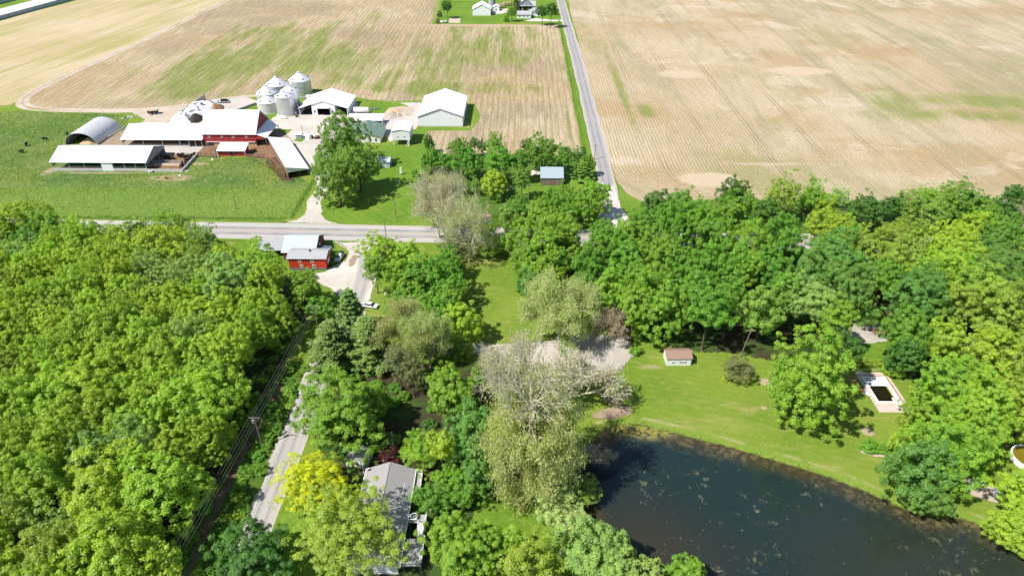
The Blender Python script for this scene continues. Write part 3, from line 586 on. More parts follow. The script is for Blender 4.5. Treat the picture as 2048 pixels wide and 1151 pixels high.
def pine(seed,r=5.0,h=19):
    rg=np.random.default_rng(seed); mb=MB(); mb.tube((0,0,0),(0,0,.97),.3/r,.03/r,7,False); P=[];N=[];T=[]
    z=.14
    while z<.985:
        L=(1-z)**.55*rg.uniform(.8,1.0)*1.12+.06; nb=int(rg.integers(5,8)); a0=rg.uniform(0,6.28)
        for i in range(nb):
            a=a0+i*6.283/nb+rg.normal()*.22; l=L*rg.uniform(.68,1.08); dz=rg.uniform(-.03,.05); d=np.array([math.cos(a),math.sin(a),0])
            mb.tube((0,0,z),(d[0]*l,d[1]*l,z+dz),.06/r,.012/r,3,False)
            tb=rg.uniform(.1,.8); sd=np.array([-d[1],d[0],0])
            nt=max(3,int(l*9))
            for k in range(nt):
                f=.25+.75*(k+.5)/nt; wd=l*.30*(1-f*.65)
                for s in(-1,0,1):
                    c=d*l*f+sd*s*wd*rg.uniform(.6,1.1)+np.array([0,0,z+dz*f+rg.uniform(-.006,.01)])
                    m=15; pv=rg.normal(size=(m,3))*np.array([.05,.05,.012]); P.append(c+pv); N.append(rg.normal(size=(m,3))*.55+[0,0,.7]); T.append(np.full(m,tb*.6)+rg.random(m)*.4)
        z+=rg.uniform(.045,.07)*(1.15-.45*z)
    me=bpy.data.meshes.new('trunk'); me.from_pydata(mb.v,[],mb.f); me.materials.append(M['bark'])
    P=np.concatenate(P); P2=P.copy()
    rgm=leafmesh('crown',P2*np.array([r,r,h]),np.concatenate(N),.34,.13,np.concatenate(T),rg,'needles')
    v=np.empty(len(rgm.vertices)*3,np.float32); rgm.vertices.foreach_get('co',v); v=v.reshape(-1,3)/np.array([r,r,h]); rgm.vertices.foreach_set('co',v.astype(np.float32).ravel()); rgm.update()
    return me,rgm
PINE=[pine(800+i) for i in range(3)]
TINT=dict(L=(.150,.245,.022),B=(.100,.215,.018),M=(.078,.168,.020),D=(.048,.112,.020),G=(.074,.152,.042),O=(.135,.185,.036),P=(.165,.225,.075),Y=(.43,.385,.012),K=(.080,.135,.045),
 S=(.285,.275,.115),W=(.34,.315,.20),U=(.22,.16,.10),R=(.085,.018,.024),F=(.20,.245,.035),C=(.082,.145,.032),E=(.30,.30,.035),N=(.115,.125,.055))
trg=np.random.default_rng(5)
TINT.update(L=(.40,.57,.042),B=(.26,.46,.038),M=(.19,.41,.035),D=(.10,.24,.03),G=(.185,.37,.06),O=(.335,.47,.055),P=(.33,.50,.12),F=(.50,.61,.23),C=(.25,.42,.06),K=(.22,.35,.085),V=(.36,.54,.042),N=(.24,.28,.10),S=(.50,.58,.21),W=(.58,.58,.38),E=(.37,.49,.055),Y=(.66,.68,.015),U=(.44,.39,.26),R=(.13,.022,.03))
def jitter(c,a=.10):
    f=1+trg.uniform(-a,a); g=trg.uniform(-a,a)*.8
    return (c[0]*f*(1+g),c[1]*f,c[2]*f*(1-g*.5),1)
def put(name,label,cat,x,y,parts,s,tint,group=None,rz=None,tilt=0):
    rt=thing(name,label,cat,(x,y,0),trg.uniform(0,6.283) if rz is None else rz,group)
    if tilt: rt.rotation_euler[0]=tilt
    for nm,me,loc,scl in parts:
        o=bpy.data.objects.new(nm,me); col.objects.link(o); o.parent=rt; o.location=loc; o.scale=scl
        if nm in('crown','foliage'): o.color=tint
    return rt
CNT=[0]
def seen(x,y,z,m):                  # is a point within the picture (plus a margin in pixels)?
    c,s_=math.cos(YAW),math.sin(YAW); xr=x*c+y*s_; yr=-x*s_+y*c; q=z-HCAM
    dep=yr*math.cos(PITCH)-q*math.sin(PITCH); up=yr*math.sin(PITCH)+q*math.cos(PITCH)
    if dep<1: return False
    u=1024+FPX*xr/dep; v=575.5-FPX*up/dep
    return -m<u<2048+m and -m<v<1151+m
def tree_at(x,y,r,h,kind,tint,label,group=None,rz=None,asp=None):
    mg=(330 if x>60 and y<160 else 70)+r*1366/max(60,y*.83+50)
    if not(seen(x,y,h,mg) or seen(x,y,h*.5,mg)): return
    CNT[0]+=1; i=CNT[0]; c=jitter(TINT[tint])
    if kind in 'bow':
        sz='W' if kind=='w' else ('O' if r<6.3 else 'OL') if kind=='o' else ('S' if r<3 else 'M' if r<6.0 else 'L' if r<9.6 else 'X')
        r*=1.1; asp=asp or trg.uniform(.98,1.3); rv=min(r*asp,h*.47); zc=h-rv*.98
        put('broadleaf_tree',label,'tree',x,y,[('trunk',TRUNK[sz][i%3],(0,0,0),(r,r,zc)),('crown',CROWN[sz][i%len(CROWN[sz])],(0,0,zc),(r,r,rv))],1,c,group,rz)
    elif kind=='h':
        put('shrub',label,'shrub',x,y,[('stem',TRUNK['S'][i%3],(0,0,0),(r*.8,r*.8,h*.45)),('foliage',CROWN['S'][i%3],(0,0,h*.42),(r,r,h*.56))],1,c,group,rz)
    elif kind=='c':
        put('columnar_tree',label,'tree',x,y,[('trunk',TRUNK['S'][i%3],(0,0,0),(r*.6,r*.6,h*.5)),('crown',CROWN['M'][i%3],(0,0,h*.52),(r,r,h*.5))],1,c,group,rz)
    elif kind in 'sgtdq':
        src={'s':SYC,'g':GIANT,'t':BARE,'d':DEAD,'q':GREYSYC}[kind]; a,b=src[i%len(src)]
        nm={'s':'sycamore_tree','g':'sycamore_tree','q':'sycamore_tree','t':'bare_tree','d':'bare_tree'}[kind]
        put(nm,label,'tree',x,y,[('trunk',a,(0,0,0),(r*1.3,r*1.3,h)),('crown',b,(0,0,0),(r*1.3,r*1.3,h))],1,c,group,rz)
    elif kind=='p':
        a,b=PINE[i%3]; put('pine_tree',label,'tree',x,y,[('trunk',a,(0,0,0),(r*1.42,r*1.42,h)),('crown',b,(0,0,0),(r*1.42,r*1.42,h))],1,c,group,rz)
PLACED=[]
def T(px,py,rpx,h,kind,tint,label,group=None,rz=None,asp=None,base=None):
    """crown centre and crown radius read off the photograph; height in metres"""
    r=5
    for _ in range(6):
        zc=h-r*.9 if kind in'bow' else h*.6 if kind in 'sgtdq' else h*.45
        zc=max(zc,h*.45); x,y=G(px,py,zc); r=rpx*math.cos(0)*(y*math.cos(PITCH)+(HCAM-zc)*math.sin(PITCH))/FPX
    if base: x,y=G(*base)
    PLACED.append((x,y,r)); tree_at(x,y,r,h,kind,tint,label,group,rz,asp)
# ------------------------------------------------------------------ trees placed where the photograph has them
RW='trees of the wood between the pond lawn and the planted field'
g1='mid green broadleaf tree in the dense wood between the pond lawn and the planted field'
g2='bright green broadleaf tree in the dense wood between the pond lawn and the planted field'
g3='yellow-green broadleaf tree among the crowns at the right edge of the wood'
g4='blue-green broad-crowned tree in the middle of the right-hand wood'
g5='dark green tree on the field edge of the right-hand wood'
def RZ(zx,zy,zr): return 1200+zx/2.397,340+zy/2.397,zr/2.397
def TR(zx,zy,zr,h,k,t,l,g=None,**kw): T(*RZ(zx,zy,zr),h,k,'V' if t=='L' else t,l,g,**kw)
for a in [(270,150,62,15,'b','D',g5),(395,160,78,16,'b','M',g5),(650,95,66,18,'b','D','dark tree rising highest at the wood edge below the bare corner patch'),(670,180,105,16,'b','M',g5),
 (880,90,82,19,'o','O','tall airy olive-green tree standing out above the field edge, left of a rounder pair'),(1030,95,66,16,'o','B','round light green tree on the field edge beside the tall airy olive one'),(1080,160,52,11,'b','L','small yellow-lime tree on the field edge before the planted rows'),
 (1150,115,44,9,'o','P','small grey-green tree against the planted field behind the yellow-lime tree'),(1270,180,72,14,'b','D','dark rounded tree standing apart in the gap of the field hedge'),(1390,165,44,10,'b','D',g5),
 (1480,150,72,12,'o','C','grey-green airy tree on the field edge right of the hedge gap'),(1620,185,76,13,'o','C',g5),(1740,150,88,15,'b','M','broad olive-green tree bulging over the planted field at right'),(1850,195,72,12,'b','M',g5),
 (1950,205,62,12,'b','D',g5),(1980,105,38,14,'b','D','slim dark tree at the far right corner of the planted field'),(2025,200,62,12,'t','W','bare greyish tree at the right picture edge by the planted field')]: TR(*a,RW)
for a in [(190,290,105,18,'b','M',g1),(330,240,92,18,'b','M',g1),(470,225,90,18,'b','M',g1),(560,300,88,18,'b','M',g1),(725,330,105,20,'b','B','light green domed tree in the second row behind the field-edge trees'),(880,290,88,19,'b','M',g1),(800,220,80,15,'b','D',g1),
 (1080,245,78,14,'b','L',g3),(1165,290,90,15,'b','L',g3),(1285,345,95,17,'b','O',g3),(1400,330,80,16,'b','O',g3),(1500,290,108,18,'o','O','big hazy olive-yellow tree behind the wood clearing at right'),(1680,340,95,17,'b','L',g3),(1800,270,82,14,'b','L',g3),(1930,400,115,19,'b','G','dark blue-green domed tree near the right picture edge'),(2030,330,62,14,'b','M',g1),
 (60,330,66,17,'b','M',g1),(300,400,108,20,'b','B',g2),(430,440,100,20,'b','M',g1),(120,400,85,18,'b','M',g1),(585,430,98,20,'b','M',g1),(700,440,80,19,'b','B',g2),(830,450,88,19,'b','M',g1),(1130,410,140,21,'b','G',g4),(1180,530,112,20,'b','G',g4),(1030,480,90,19,'b','G',g4),(1470,410,108,19,'b','O',g3),(1680,455,105,18,'b','L',g3),(1560,480,80,17,'b','L',g3),(1940,480,108,19,'b','G',g4),(1820,500,80,18,'b','M',g1),
 (275,600,140,22,'b','B','large bright green tree with bare pale trunk left of the white shed'),(85,560,62,16,'b','B',g2),(180,500,70,19,'b','B',g2),(530,640,104,21,'b','M','tall mid green tree with a white-grey forked trunk right of the white shed'),(470,540,80,20,'b','M',g1),(640,560,75,19,'b','M',g1),
 (795,640,104,18,'b','C','pale grey-green spreading tree behind the leaning yard pole'),(1010,610,108,19,'b','P','pale green rounded tree behind the big lime tree of the pond lawn'),(900,550,70,19,'b','M',g1),(1150,680,78,18,'b','B','bright green tree between the pale rounded tree and the patio'),(1540,580,135,21,'b','G','wide blue-green tree with a bare trunk by the patio clearing'),(1290,690,46,8,'b','G','small blue-green tree overhanging the back of the patio'),
 (1480,750,98,18,'b','M','mid green tree leaning over the grass right of the rust-red trailer'),(1850,610,150,20,'b','O',g3),(1985,640,110,19,'b','O',g3),(1740,620,80,18,'b','O',g3),(1490,860,80,13,'b','D','dark tree in the shade behind the hedge of the rectangular pool'),(1380,490,70,16,'b','M',g1),(1400,770,34,6,'h','G','blue-green bush on the patio grass beside the trailer')]: TR(*a,RW)
T(1600,712,74,25,'b','B','big fresh-green tree standing alone on the pond lawn, casting a long shadow',asp=1.35,base=(1592,838))
for a in [(1180,850,80,17,'b','D','dark tree shading the lawn behind the big lime tree'),(1660,800,92,17,'b','L','lime tree at the top of the clump beside the rectangular pool'),(1720,1000,140,20,'b','B','broad bright green tree overhanging the right side of the rectangular pool'),(1900,860,112,19,'b','L','lime-green tree behind the pool clump towards the right picture edge'),(1990,900,84,18,'o','O','olive tree at the right picture edge above the round pool'),(1850,1080,130,20,'b','L','wide lime tree between the rectangular pool and the round pool'),
 (665,955,74,6.5,'o','N','small dark olive ornamental tree on the lawn beside a yellow-flowered shrub'),(600,1000,17,1.0,'h','E','low yellow-green flowering shrub on the pond lawn under the dark olive tree'),(168,862,30,2.6,'h','B','bright green bush on the grass between gravel lot and white shed'),(990,140,40,8,'b','M',g5)]: TR(*a,RW if a[6] in(g3,g5) else None)
for a in [(1898,888,64,19,'b','B','tall bright tree above the sand patch play frame'),(1848,925,56,17,'b','G','dark green tree leaning over the pond bank left of the play frame'),(1862,990,36,9,'b','G','low dark green tree at the water edge below the sand patch'),(1822,880,30,9,'b','L','yellow-lime young tree between two low shrubs and the pond clump'),(1805,838,12,3,'h','E','golden shrub at the near corner of the rectangular pool deck'),(1846,800,32,11,'b','B','bright green tree crowding the right deck of the rectangular pool'),(1960,850,60,16,'b','B','bright tree left of the round pool'),
 (2030,1056,40,9,'b','L','bright lime tree on the pond bank at the lower right picture edge'),(2075,1010,60,11,'b','L','lime tree just outside the right picture edge by the pond'),(2030,720,70,18,'b','O',g3),(2070,800,60,18,'b','O',g3),(1738,893,17,1.9,'h','M','left and larger of two low green shrubs in a soil bed on the pond lawn'),(1768,899,14,1.5,'h','M','right and smaller of two low green shrubs in a soil bed on the pond lawn')]: T(*a,RW if a[6]==g3 else None)
# copse along the highway, north side
CG='trees of the copse between the highway and the barn field'
def CZ(zx,zy,zr): return 780+zx/4.096,260+zy/4.096,zr/4.096
c1='mid green tree in the copse between the farm lawn and the weathered barn'
c2='bright green tree of the copse on the highway corner'
for a in [(322,120,42,9,'c','D','dark pointed evergreen at the corner of the farm lawn and the garden rows'),(335,220,80,11,'b','M',c1),(440,240,66,10,'b','M',c1),(565,120,76,11,'b','C',c1),(630,230,115,15,'b','M',c1),(690,92,34,9,'b','D','small dark tree at the back of the copse against the stubble field'),(752,112,36,9,'b','D',c1),(862,80,76,14,'o','B','pale airy tree at the top of the copse over the stubble field'),(890,220,112,17,'b','M',c1),(850,430,108,11,'b','L','bright yellow-lime round tree in the middle of the copse'),(1075,215,76,15,'b','M',c1),(1080,370,76,14,'b','C',c1),(1110,110,36,11,'b','D',c1),
 (1240,165,124,16,'b','M','wide tree behind the weathered barn against the stubble field'),(1430,195,74,14,'b','M','rounded tree behind the right end of the weathered barn'),(1550,185,52,9,'b','D',c1),(1610,255,62,10,'b','M','tree at the county road edge right of the weathered barn'),(1585,345,70,8,'p','G','small spruce with blue-green boughs between barn and county road'),(1335,540,80,8,'b','M','low tree before the wooden wall of the weathered barn'),(1445,540,110,14,'b','M',c2),(1680,520,122,15,'b','B','broad bright tree overhanging the county road junction'),(1590,620,90,13,'b','B',c2),(1060,580,68,9,'b','M',c1),(960,660,66,10,'b','C',c1),(1240,650,120,15,'b','B',c2),
 (1110,830,135,18,'b','B','very large bright green tree hiding the middle of the highway'),(1380,800,140,19,'b','B','tallest bright green tree beside the highway junction'),(1260,930,140,16,'b','B',c2),(980,900,60,10,'b','M',c2),(1480,660,66,12,'b','M',c2),(980,770,60,9,'h','C',c1),
 (600,450,66,7,'o','C','olive undergrowth tree among the pale sycamores'),(700,430,54,8,'o','C',c1),(800,790,74,9,'o','C','grey-green sapling thicket right of the forked white sycamore'),(880,560,36,4,'h','M','low bush in the shade below the yellow-lime tree'),(230,400,34,5,'h','B','hedge bush on the farm lawn edge left of the pale sycamores'),(200,350,26,4,'h','B','smaller hedge bush beside the lamp post on the farm lawn')]: T(*CZ(*a[:3]),*a[3:],CG)
T(850,410,58,27,'q','W','left one of the pale nearly leafless sycamores beside the highway, with a leaning base',base=(878,474),rz=.5)
T(896,405,52,27,'q','W','middle pale nearly leafless sycamore beside the highway, straight trunk',base=(888,468),rz=2.1)
T(950,440,50,25,'q','S','forked white-limbed sycamore nearest the highway, before the copse',base=(938,520),rz=4.0)
T(915,495,40,9,'o','N','dark scrubby tree under the white sycamores',None); T(985,490,36,7,'o','C','low scrub tree on the south side of the highway below the sycamores',None); T(900,535,22,5,'h','C','ivy-covered bush at the foot of the forked white sycamore',None)
for a in [(1208,460,26,11,'b','M','small tree at the highway corner on the wood edge'),(1232,480,26,12,'b','B','bright small tree right of the highway corner tree'),(1180,430,16,5,'h','M','bush under the broad bright tree at the county road'),(1140,505,30,10,'b','B','bright tree on the highway edge north of the lawn strip'),(1120,480,30,12,'b','M',c2,CG)]: T(*a)
# farmyard cottonwoods
T(668,358,40,21,'b','C','front cottonwood beside the farm drive, dark trunk clear of the lawn',base=(682,412),asp=1.25); T(734,330,38,21,'b','C','right-hand cottonwood on the farm lawn casting the widest shadow',base=(722,384),asp=1.2)
T(682,262,40,24,'b','C','tallest cottonwood standing at the farmyard edge by the green-roofed house',asp=1.4); T(652,310,26,17,'b','C','narrow cottonwood between the farm drive and the tallest one',asp=1.3); T(702,318,30,19,'b','C','inner cottonwood half hidden between the front and right-hand ones',asp=1.3)
T(622,273,5,1.6,'h','M','green shrub in the farmyard planter beside the red one'); T(634,274,6,1.4,'h','R','dark red shrub in the farmyard planter')
# middle: behind the lane and around the lawn strip
def MZ(zx,zy,zr): return 600+zx/2.877,400+zy/2.877,zr/2.877
m1='mid green tree in the row between the narrow lane and the lawn strip'
MG='trees in the row between the narrow lane and the lawn strip'
for a in [(470,290,110,15,'b','V','light green many-stemmed tree at the corner of lane and highway',None),(430,380,62,13,'b','B',m1,MG),(620,320,96,13,'b','V',m1,MG),(560,420,90,13,'b','B',m1,MG),(700,380,90,13,'b','V',m1,MG),(850,330,70,12,'b','M',m1,MG),(880,500,70,12,'b','M',m1,MG),(840,590,70,10,'b','M',m1,MG),(775,430,130,15,'b','M','broad dark-bottomed tree shading the left of the lawn strip',None),(640,470,80,13,'b','B',m1,MG),(640,540,80,10,'b','M',m1,MG),(860,560,70,12,'b','B',m1,MG),(800,640,80,11,'b','M',m1,MG),(720,590,82,10,'b','B',m1,MG),(560,600,80,9,'o','C',m1,MG),(790,540,60,10,'b','M',m1,MG),
 (290,650,74,14,'p','K','front pine of three beside the narrow lane, nearest the wire pole',None),(190,850,112,15,'p','K','largest pine beside the narrow lane with layered boughs',None),(400,830,112,15,'p','K','right-hand pine of three in front of the pale sycamore',None),
 (610,730,150,20,'s','S','pale green sycamore right of the pines with white limbs',None),(735,770,110,19,'s','S','sparse white-limbed sycamore in the middle between pines and lime tree',None),(770,820,76,10,'d','U','leafless brown tree below the sparse white-limbed sycamore',None),(935,690,112,13,'b','L','lime-green tree at the lower left of the lawn strip',None),(940,830,50,7,'b','B','small bright tree under the lime-green one',None),(560,900,84,15,'o','N','ivy-dark olive tree between the pines and the big maple',None),(640,960,76,13,'o','N','olive scrub tree in the shade right of the big maple',None),(870,900,40,6,'h','M','dark bush on the shaded bank above the gravel lot',None),
 (1770,700,100,12,'d','U','brown leafless tree above the gravel lot',None),
 (1500,590,185,24,'s','F','large yellow-green sycamore with white limbs right of the lawn strip',None),(1400,400,118,15,'b','B',g2,RW),(1300,340,90,14,'b','B',g2,RW),(1480,330,80,13,'b','M',g1,RW),(1330,470,84,13,'b','G','blue-green tree on the right edge of the lawn strip',None),(1330,640,30,4,'h','B','bush at the lower right corner of the lawn strip',None),(1650,360,84,17,'b','M',g1,RW),(1720,290,100,18,'b','M',g1,RW),(1850,200,90,17,'b','B',g2,RW),(1800,480,104,19,'b','B',g2,RW),(1930,560,86,19,'b','B',g2,RW),(1640,470,70,16,'b','M',g1,RW),(1940,770,36,5,'h','B','bush beside the bare pale trunk at the gravel lot corner',None),(1530,850,40,6,'h','M','green bush below the large yellow-green sycamore',None)]: T(*MZ(*a[:3]),*a[3:])
# bottom centre: cottage garden
def BZ(zx,zy,zr): return 560+zx/2.551,700+zy/2.551,zr/2.551
for a in [(310,310,212,18,'b','B','huge bright green maple beside the narrow lane above the yellow tree'),(480,250,70,12,'b','B','bright side tree pressed against the huge maple'),(170,680,180,13,'o','Y','bright yellow-leaved tree beside the narrow lane'),(345,945,262,15.5,'o','E','large olive-yellow tree overhanging the cottage roof'),(860,170,112,14,'b','B','bright green tree above the shaded cottage ground'),(985,380,125,17,'b','G','dark green tree left of the giant pale sycamore'),(820,470,62,14,'b','L','yellow-lime tree behind the dark green one'),(715,520,108,9,'o','B','feathery green tree behind the cottage'),(1000,620,84,10,'b','G','blue-green tree at the foot of the giant sycamore'),
 (770,760,92,7.5,'o','M','left feathery tree in the cottage garden beside the deck stair'),(930,720,104,8,'o','M','right feathery tree in the cottage garden'),(860,640,70,8,'o','B','feathery bright crown at the back of the cottage garden'),(555,560,56,4.5,'b','R','maroon-leaved small tree behind the cottage roof'),
 (930,1010,165,12,'b','B','light green tree bottom centre right of the deck'),(860,930,90,9,'b','B','smaller light green tree between the deck and the bottom centre tree'),(1270,1090,165,13,'o','E','yellowish-green tree at the bottom edge left of the pond'),(1590,1000,160,13,'b','P','pale mid green tree at the bottom edge beside the pond corner'),(1720,1120,130,10,'b','P','pale green tree at the bottom edge in front of the pond'),(1080,970,84,9,'b','B','small bright tree behind the bottom centre trees'),(1190,960,70,8,'b','V','fresh green small tree on the grass gap below the giant sycamore')]: T(*BZ(*a[:3]),*a[3:])
T(1062,840,84,43,'g','F','giant sycamore with white trunk and bare twiggy top, tallest tree by the pond corner',base=(1060,985),rz=1.0)
T(1195,745,76,15,'t','W','wide-spreading nearly bare tree with a dark trunk above the pond corner',base=(1152,805),rz=.6)
T(1010,700,40,12,'t','W','bare grey tree half hidden behind the top of the giant sycamore',base=(1000,760))
T(510,1118,72,13,'b','D','dark green fine-leaved tree beside the narrow lane at the bottom edge'); T(1375,1150,40,8,'b','B','bright crown tip at the bottom edge in front of the pond water'); T(1290,1190,60,10,'b','P','pale tree below the bottom picture edge by the pond')
T(1130,800,30,5,'h','C','scrub bush at the top corner of the pond'); T(1165,985,36,6,'o','C','overhanging scrub tree on the west bank of the pond'); T(1140,1040,40,6,'o','F','yellowish scrub tree on the bank below the giant sycamore'); T(1225,800,16,2,'t','U','leafless bush on the rubble of the pond bank'); T(1195,905,30,5,'t','U','bare overhanging tree over the water at the pond corner'); T(1110,1000,40,9,'o','F','pale leafy tree at the foot of the giant sycamore')
# left wood: named edge trees, then the mass
for a in [(62,478,40,15,'b','M','broad mid green tree at the highway edge near the left picture border'),(100,455,36,16,'b','B','rounded bright tree right of the broad one on the highway edge'),(6,505,34,12,'b','D','dark tree at the left picture border below the highway'),(172,474,30,11,'b','M','low mid green tree on the highway edge in the gap before the dark narrow one'),(222,474,26,10,'o','P','pale hazy tree on the highway edge'),(276,470,28,14,'b','D','dark narrow tree rising at the highway edge'),(340,455,46,17,'o','B','tall airy light green tree on the highway edge beside the wire pole'),(412,490,24,8,'b','M','small mid green tree at the corner of the red barn lawn'),(440,500,16,5,'h','M','bush beside the brown brush pile on the red barn lawn'),(640,612,24,8,'b','M','shaded tree at the wood corner below the white gravel yard'),(610,575,34,12,'b','B','bright green tree hiding the lower corner of the red barn')]: T(*a)
WG='trees of the dense wood left of the narrow lane'
tints=[('L','light yellow-green leafy tree in the dense wood left of the narrow lane'),('V','bright green leafy tree in the dense wood left of the narrow lane'),('O','dull olive-green tree in the dense wood left of the narrow lane'),('P','pale grey-green tree in the dense wood left of the narrow lane')]
poly=[(-69,52),(-68.5,95),(-69,150),(-71,166),(-80,176),(-98,184),(-104,198),(-126,203),(-228,205),(-240,150),(-150,60),(-135,45)]
def inside(x,y,p):
    c=False
    for i in range(len(p)):
        (x1,y1),(x2,y2)=p[i],p[i-1]
        if (y1>y)!=(y2>y) and x<(x2-x1)*(y-y1)/(y2-y1)+x1: c=not c
    return c
wr=random.Random(21); pts=[]; tries=0
while tries<9000:
    tries+=1; x=wr.uniform(-240,-66); y=wr.uniform(45,205)
    if not inside(x,y,poly) or x<-.62*y-78: continue
    r=wr.choice([4.4,5.4,6.2,7.2,8.2]) if tries<5000 else wr.uniform(3.4,4.6)
    if any((x-a)**2+(y-b)**2<(.64*(q+r))**2 for a,b,q in pts): continue
    if any((x-a)**2+(y-b)**2<(q*.7+r*.5)**2 for a,b,q in PLACED): continue
    pts.append((x,y,r))
    if len(pts)>=230: break
from mathutils import noise as mn
for x,y,r in pts:
    q=mn.noise(Vector((x*.02,y*.02,3)))+wr.uniform(-.35,.35)
    k=0 if q>-.12 else 1
    if wr.random()<.08: k=2
    elif wr.random()<.10: k=3
    if x>-80 and y>125: k=1
    h=wr.uniform(14.4,18.0)+(r-5.5)*.9
    if x>-72: r*=.85; h-=2
    tree_at(x,y,r,h,'o' if k>1 and wr.random()<.7 else 'w',tints[k][0],tints[k][1],WG)
print('wood trees',len(pts))
# undergrowth along the lane verge and the wood edge
ug='leafy undergrowth bush on the bank between the dirt path and the narrow lane'
for i in range(80):
    y=wr.uniform(74,146); x=-60.2+(y>138)*(y-138)*.3+wr.uniform(-2.2,2.4); r=wr.uniform(.7,1.6)
    tree_at(x,y,r,r*wr.uniform(.8,1.5),'h',wr.choice('BMML'),ug,'bushes between the dirt path and the narrow lane')
ug2='low bush at the foot of the wood beside the dirt path'
for i in range(26):
    y=wr.uniform(70,160); x=-66.6+max(0,y-140)*.12+wr.uniform(-1.5,.8); r=wr.uniform(1,2.1)
    tree_at(x,y,r,r*wr.uniform(.8,1.6),'h',wr.choice('BML'),ug2,'bushes along the wood edge by the dirt path')
ug3='shaded understorey bush under the trees of the right-hand wood'
for i in range(60):
    x=wr.uniform(6,200); y=wr.uniform(150,205)
    if 86<x<112 and y<176: continue
    if y<158 and x<100: continue
    r=wr.uniform(1.5,3); tree_at(x,y,r,r*1.3,'h',wr.choice('DMM'),ug3,'understorey bushes of the right-hand wood')
fh='small tree in the field hedge beyond the right-hand wood'
for i in range(26):
    x=wr.uniform(150,330); y=247-(x-150)*.02+wr.uniform(-9,0); r=wr.uniform(2.5,4.5)
    tree_at(x,y,r,r*wr.uniform(2,2.8),wr.choice('bbo'),wr.choice('MDOB'),fh,'trees of the field hedge')
for i in range(60):
    x=wr.uniform(105,300); y=wr.uniform(118+max(0,(150-x))*.3,205)
    if any((x-a)**2+(y-b)**2<(r*.75+3)**2 for a,b,r in PLACED): continue
    if x<112 and y<182: continue
    if x<128 and y<126: continue
    r=wr.uniform(4,6.5); PLACED.append((x,y,r)); tree_at(x,y,r,wr.uniform(14,19),'b',wr.choice('VOBM'),g3,RW)
ub='undergrowth bush among the trees around the cottage'
for i in range(75):
    x=wr.uniform(-46,8); y=wr.uniform(104,142)
    if -37<x<-20 and y<112: continue
    r=wr.uniform(.9,2.2); tree_at(x,y,r,r*1.2,'h',wr.choice('DMMC'),ub,'undergrowth around the cottage')
# the clipped hedge and far farmstead planting
for k,(px,py,rp) in enumerate([(1712,723,13),(1733,724,13),(1754,726,13)]): T(px,py,rp,2.0,'h','O','clipped yellow-green hedge section behind the rectangular pool','hedge behind the rectangular pool')
T(1786,738,22,3.0,'h','B','arching green shrub at the far right corner of the rectangular pool deck')
for a in [(893,8,9,14,'b','D','tall dark tree at the left corner of the distant farmstead'),(879,27,5.5,9,'b','D','smaller dark tree before the tall one at the distant farmstead'),(875,42,4,4,'h','N','dark bush at the left corner of the distant farmstead lawn'),(1024,22,9,11,'b','M','round tree left of the grey-roofed distant house'),(1032,8,6,13,'p','K','blue-green conifer behind the distant round tree'),(1053,13,6,8,'p','K','small conifer in front of the distant two-storey house'),(1012,38,6,4.5,'h','M','round clipped bush on the distant farmstead lawn'),(1085,20,11,15,'b','D','left dark tree of a pair by the distant farmstead drive'),(1103,16,11,18,'b','D','right dark tree of a pair by the distant farmstead drive'),(1112,24,5,5,'h','D','low dark bush at the roadside of the distant farmstead')]: T(*a)
print('trees',CNT[0])

# tall weeds and grass nobody could count
def tufts(name,P,size,per,tint,label):
    rg=np.random.default_rng(len(P)); P=np.repeat(np.array(P),per,0); n=len(P); s=np.broadcast_to(size,(n,))
    Q=P+np.column_stack([rg.normal(size=(n,2))*size*.55,np.abs(rg.normal(size=n))*size*.35])
    me=leafmesh(name,Q,rg.normal(size=(n,3))*.6+[0,0,.9],size*.42,size*.16,rg.random(n)*.5+np.repeat(rg.random(n//per),per)*.5,rg)
    o=bpy.data.objects.new(name,me); col.objects.link(o); o.color=(*tint,1); tag(o,label,None,None,'stuff'); return o
tp=[]
pp_=[(-300,340),(-300,229),(-116,228),(-88,230),(-86,256),(-98,268),(-112,283),(-136,284.5),(-143,267),(-203,268),(-204,290),(-215,300),(-200,336),(-225,341)]
while len(tp)<5200:
    x=wr.uniform(-300,-84); y=wr.uniform(229,341)
    if not inside(x,y,pp_): continue
    q=mn.noise(Vector((x*.05,y*.08,1)))+.6*mn.noise(Vector((x*.25,y*.3,7)))
    if q<wr.uniform(-.25,.55): continue
    if y<247 and wr.random()<.75: continue
    tp.append((x,y,.02))
tufts('pasture_weeds',tp,.62,7,(.30,.45,.07),'rough weeds and tall grass scattered over the pasture')
tp=[]
for a in dense([tuple(q) for q in PP],.3):
    if wr.random()<.8 and a[1]>84: tp.append((a[0]+wr.uniform(-.5,.9),a[1]+wr.uniform(-.2,1.1),-.2))
tufts('bank_grass',tp,.42,6,(.26,.40,.05),'rank grass fringing the pond bank')
tp=[]
for k in range(900):
    x=wr.uniform(-190,-88); tp.append((x,wr.gauss(227.2,.7),.02))
for k in range(500):
    y=wr.uniform(228,262); tp.append((-86.3+wr.gauss(0,.4),y,.02))
for k in range(1200):
    y=wr.uniform(246,560); tp.append((29.3+wr.gauss(0,.45),y,.02))
for k in range(1500):
    x=wr.uniform(50,300); tp.append((x,245-.018*(x-50)+wr.gauss(0,1.2),.02))
tufts('verge_grass',tp,.6,6,(.22,.38,.05),'long grass along verges, ditches and field edges')
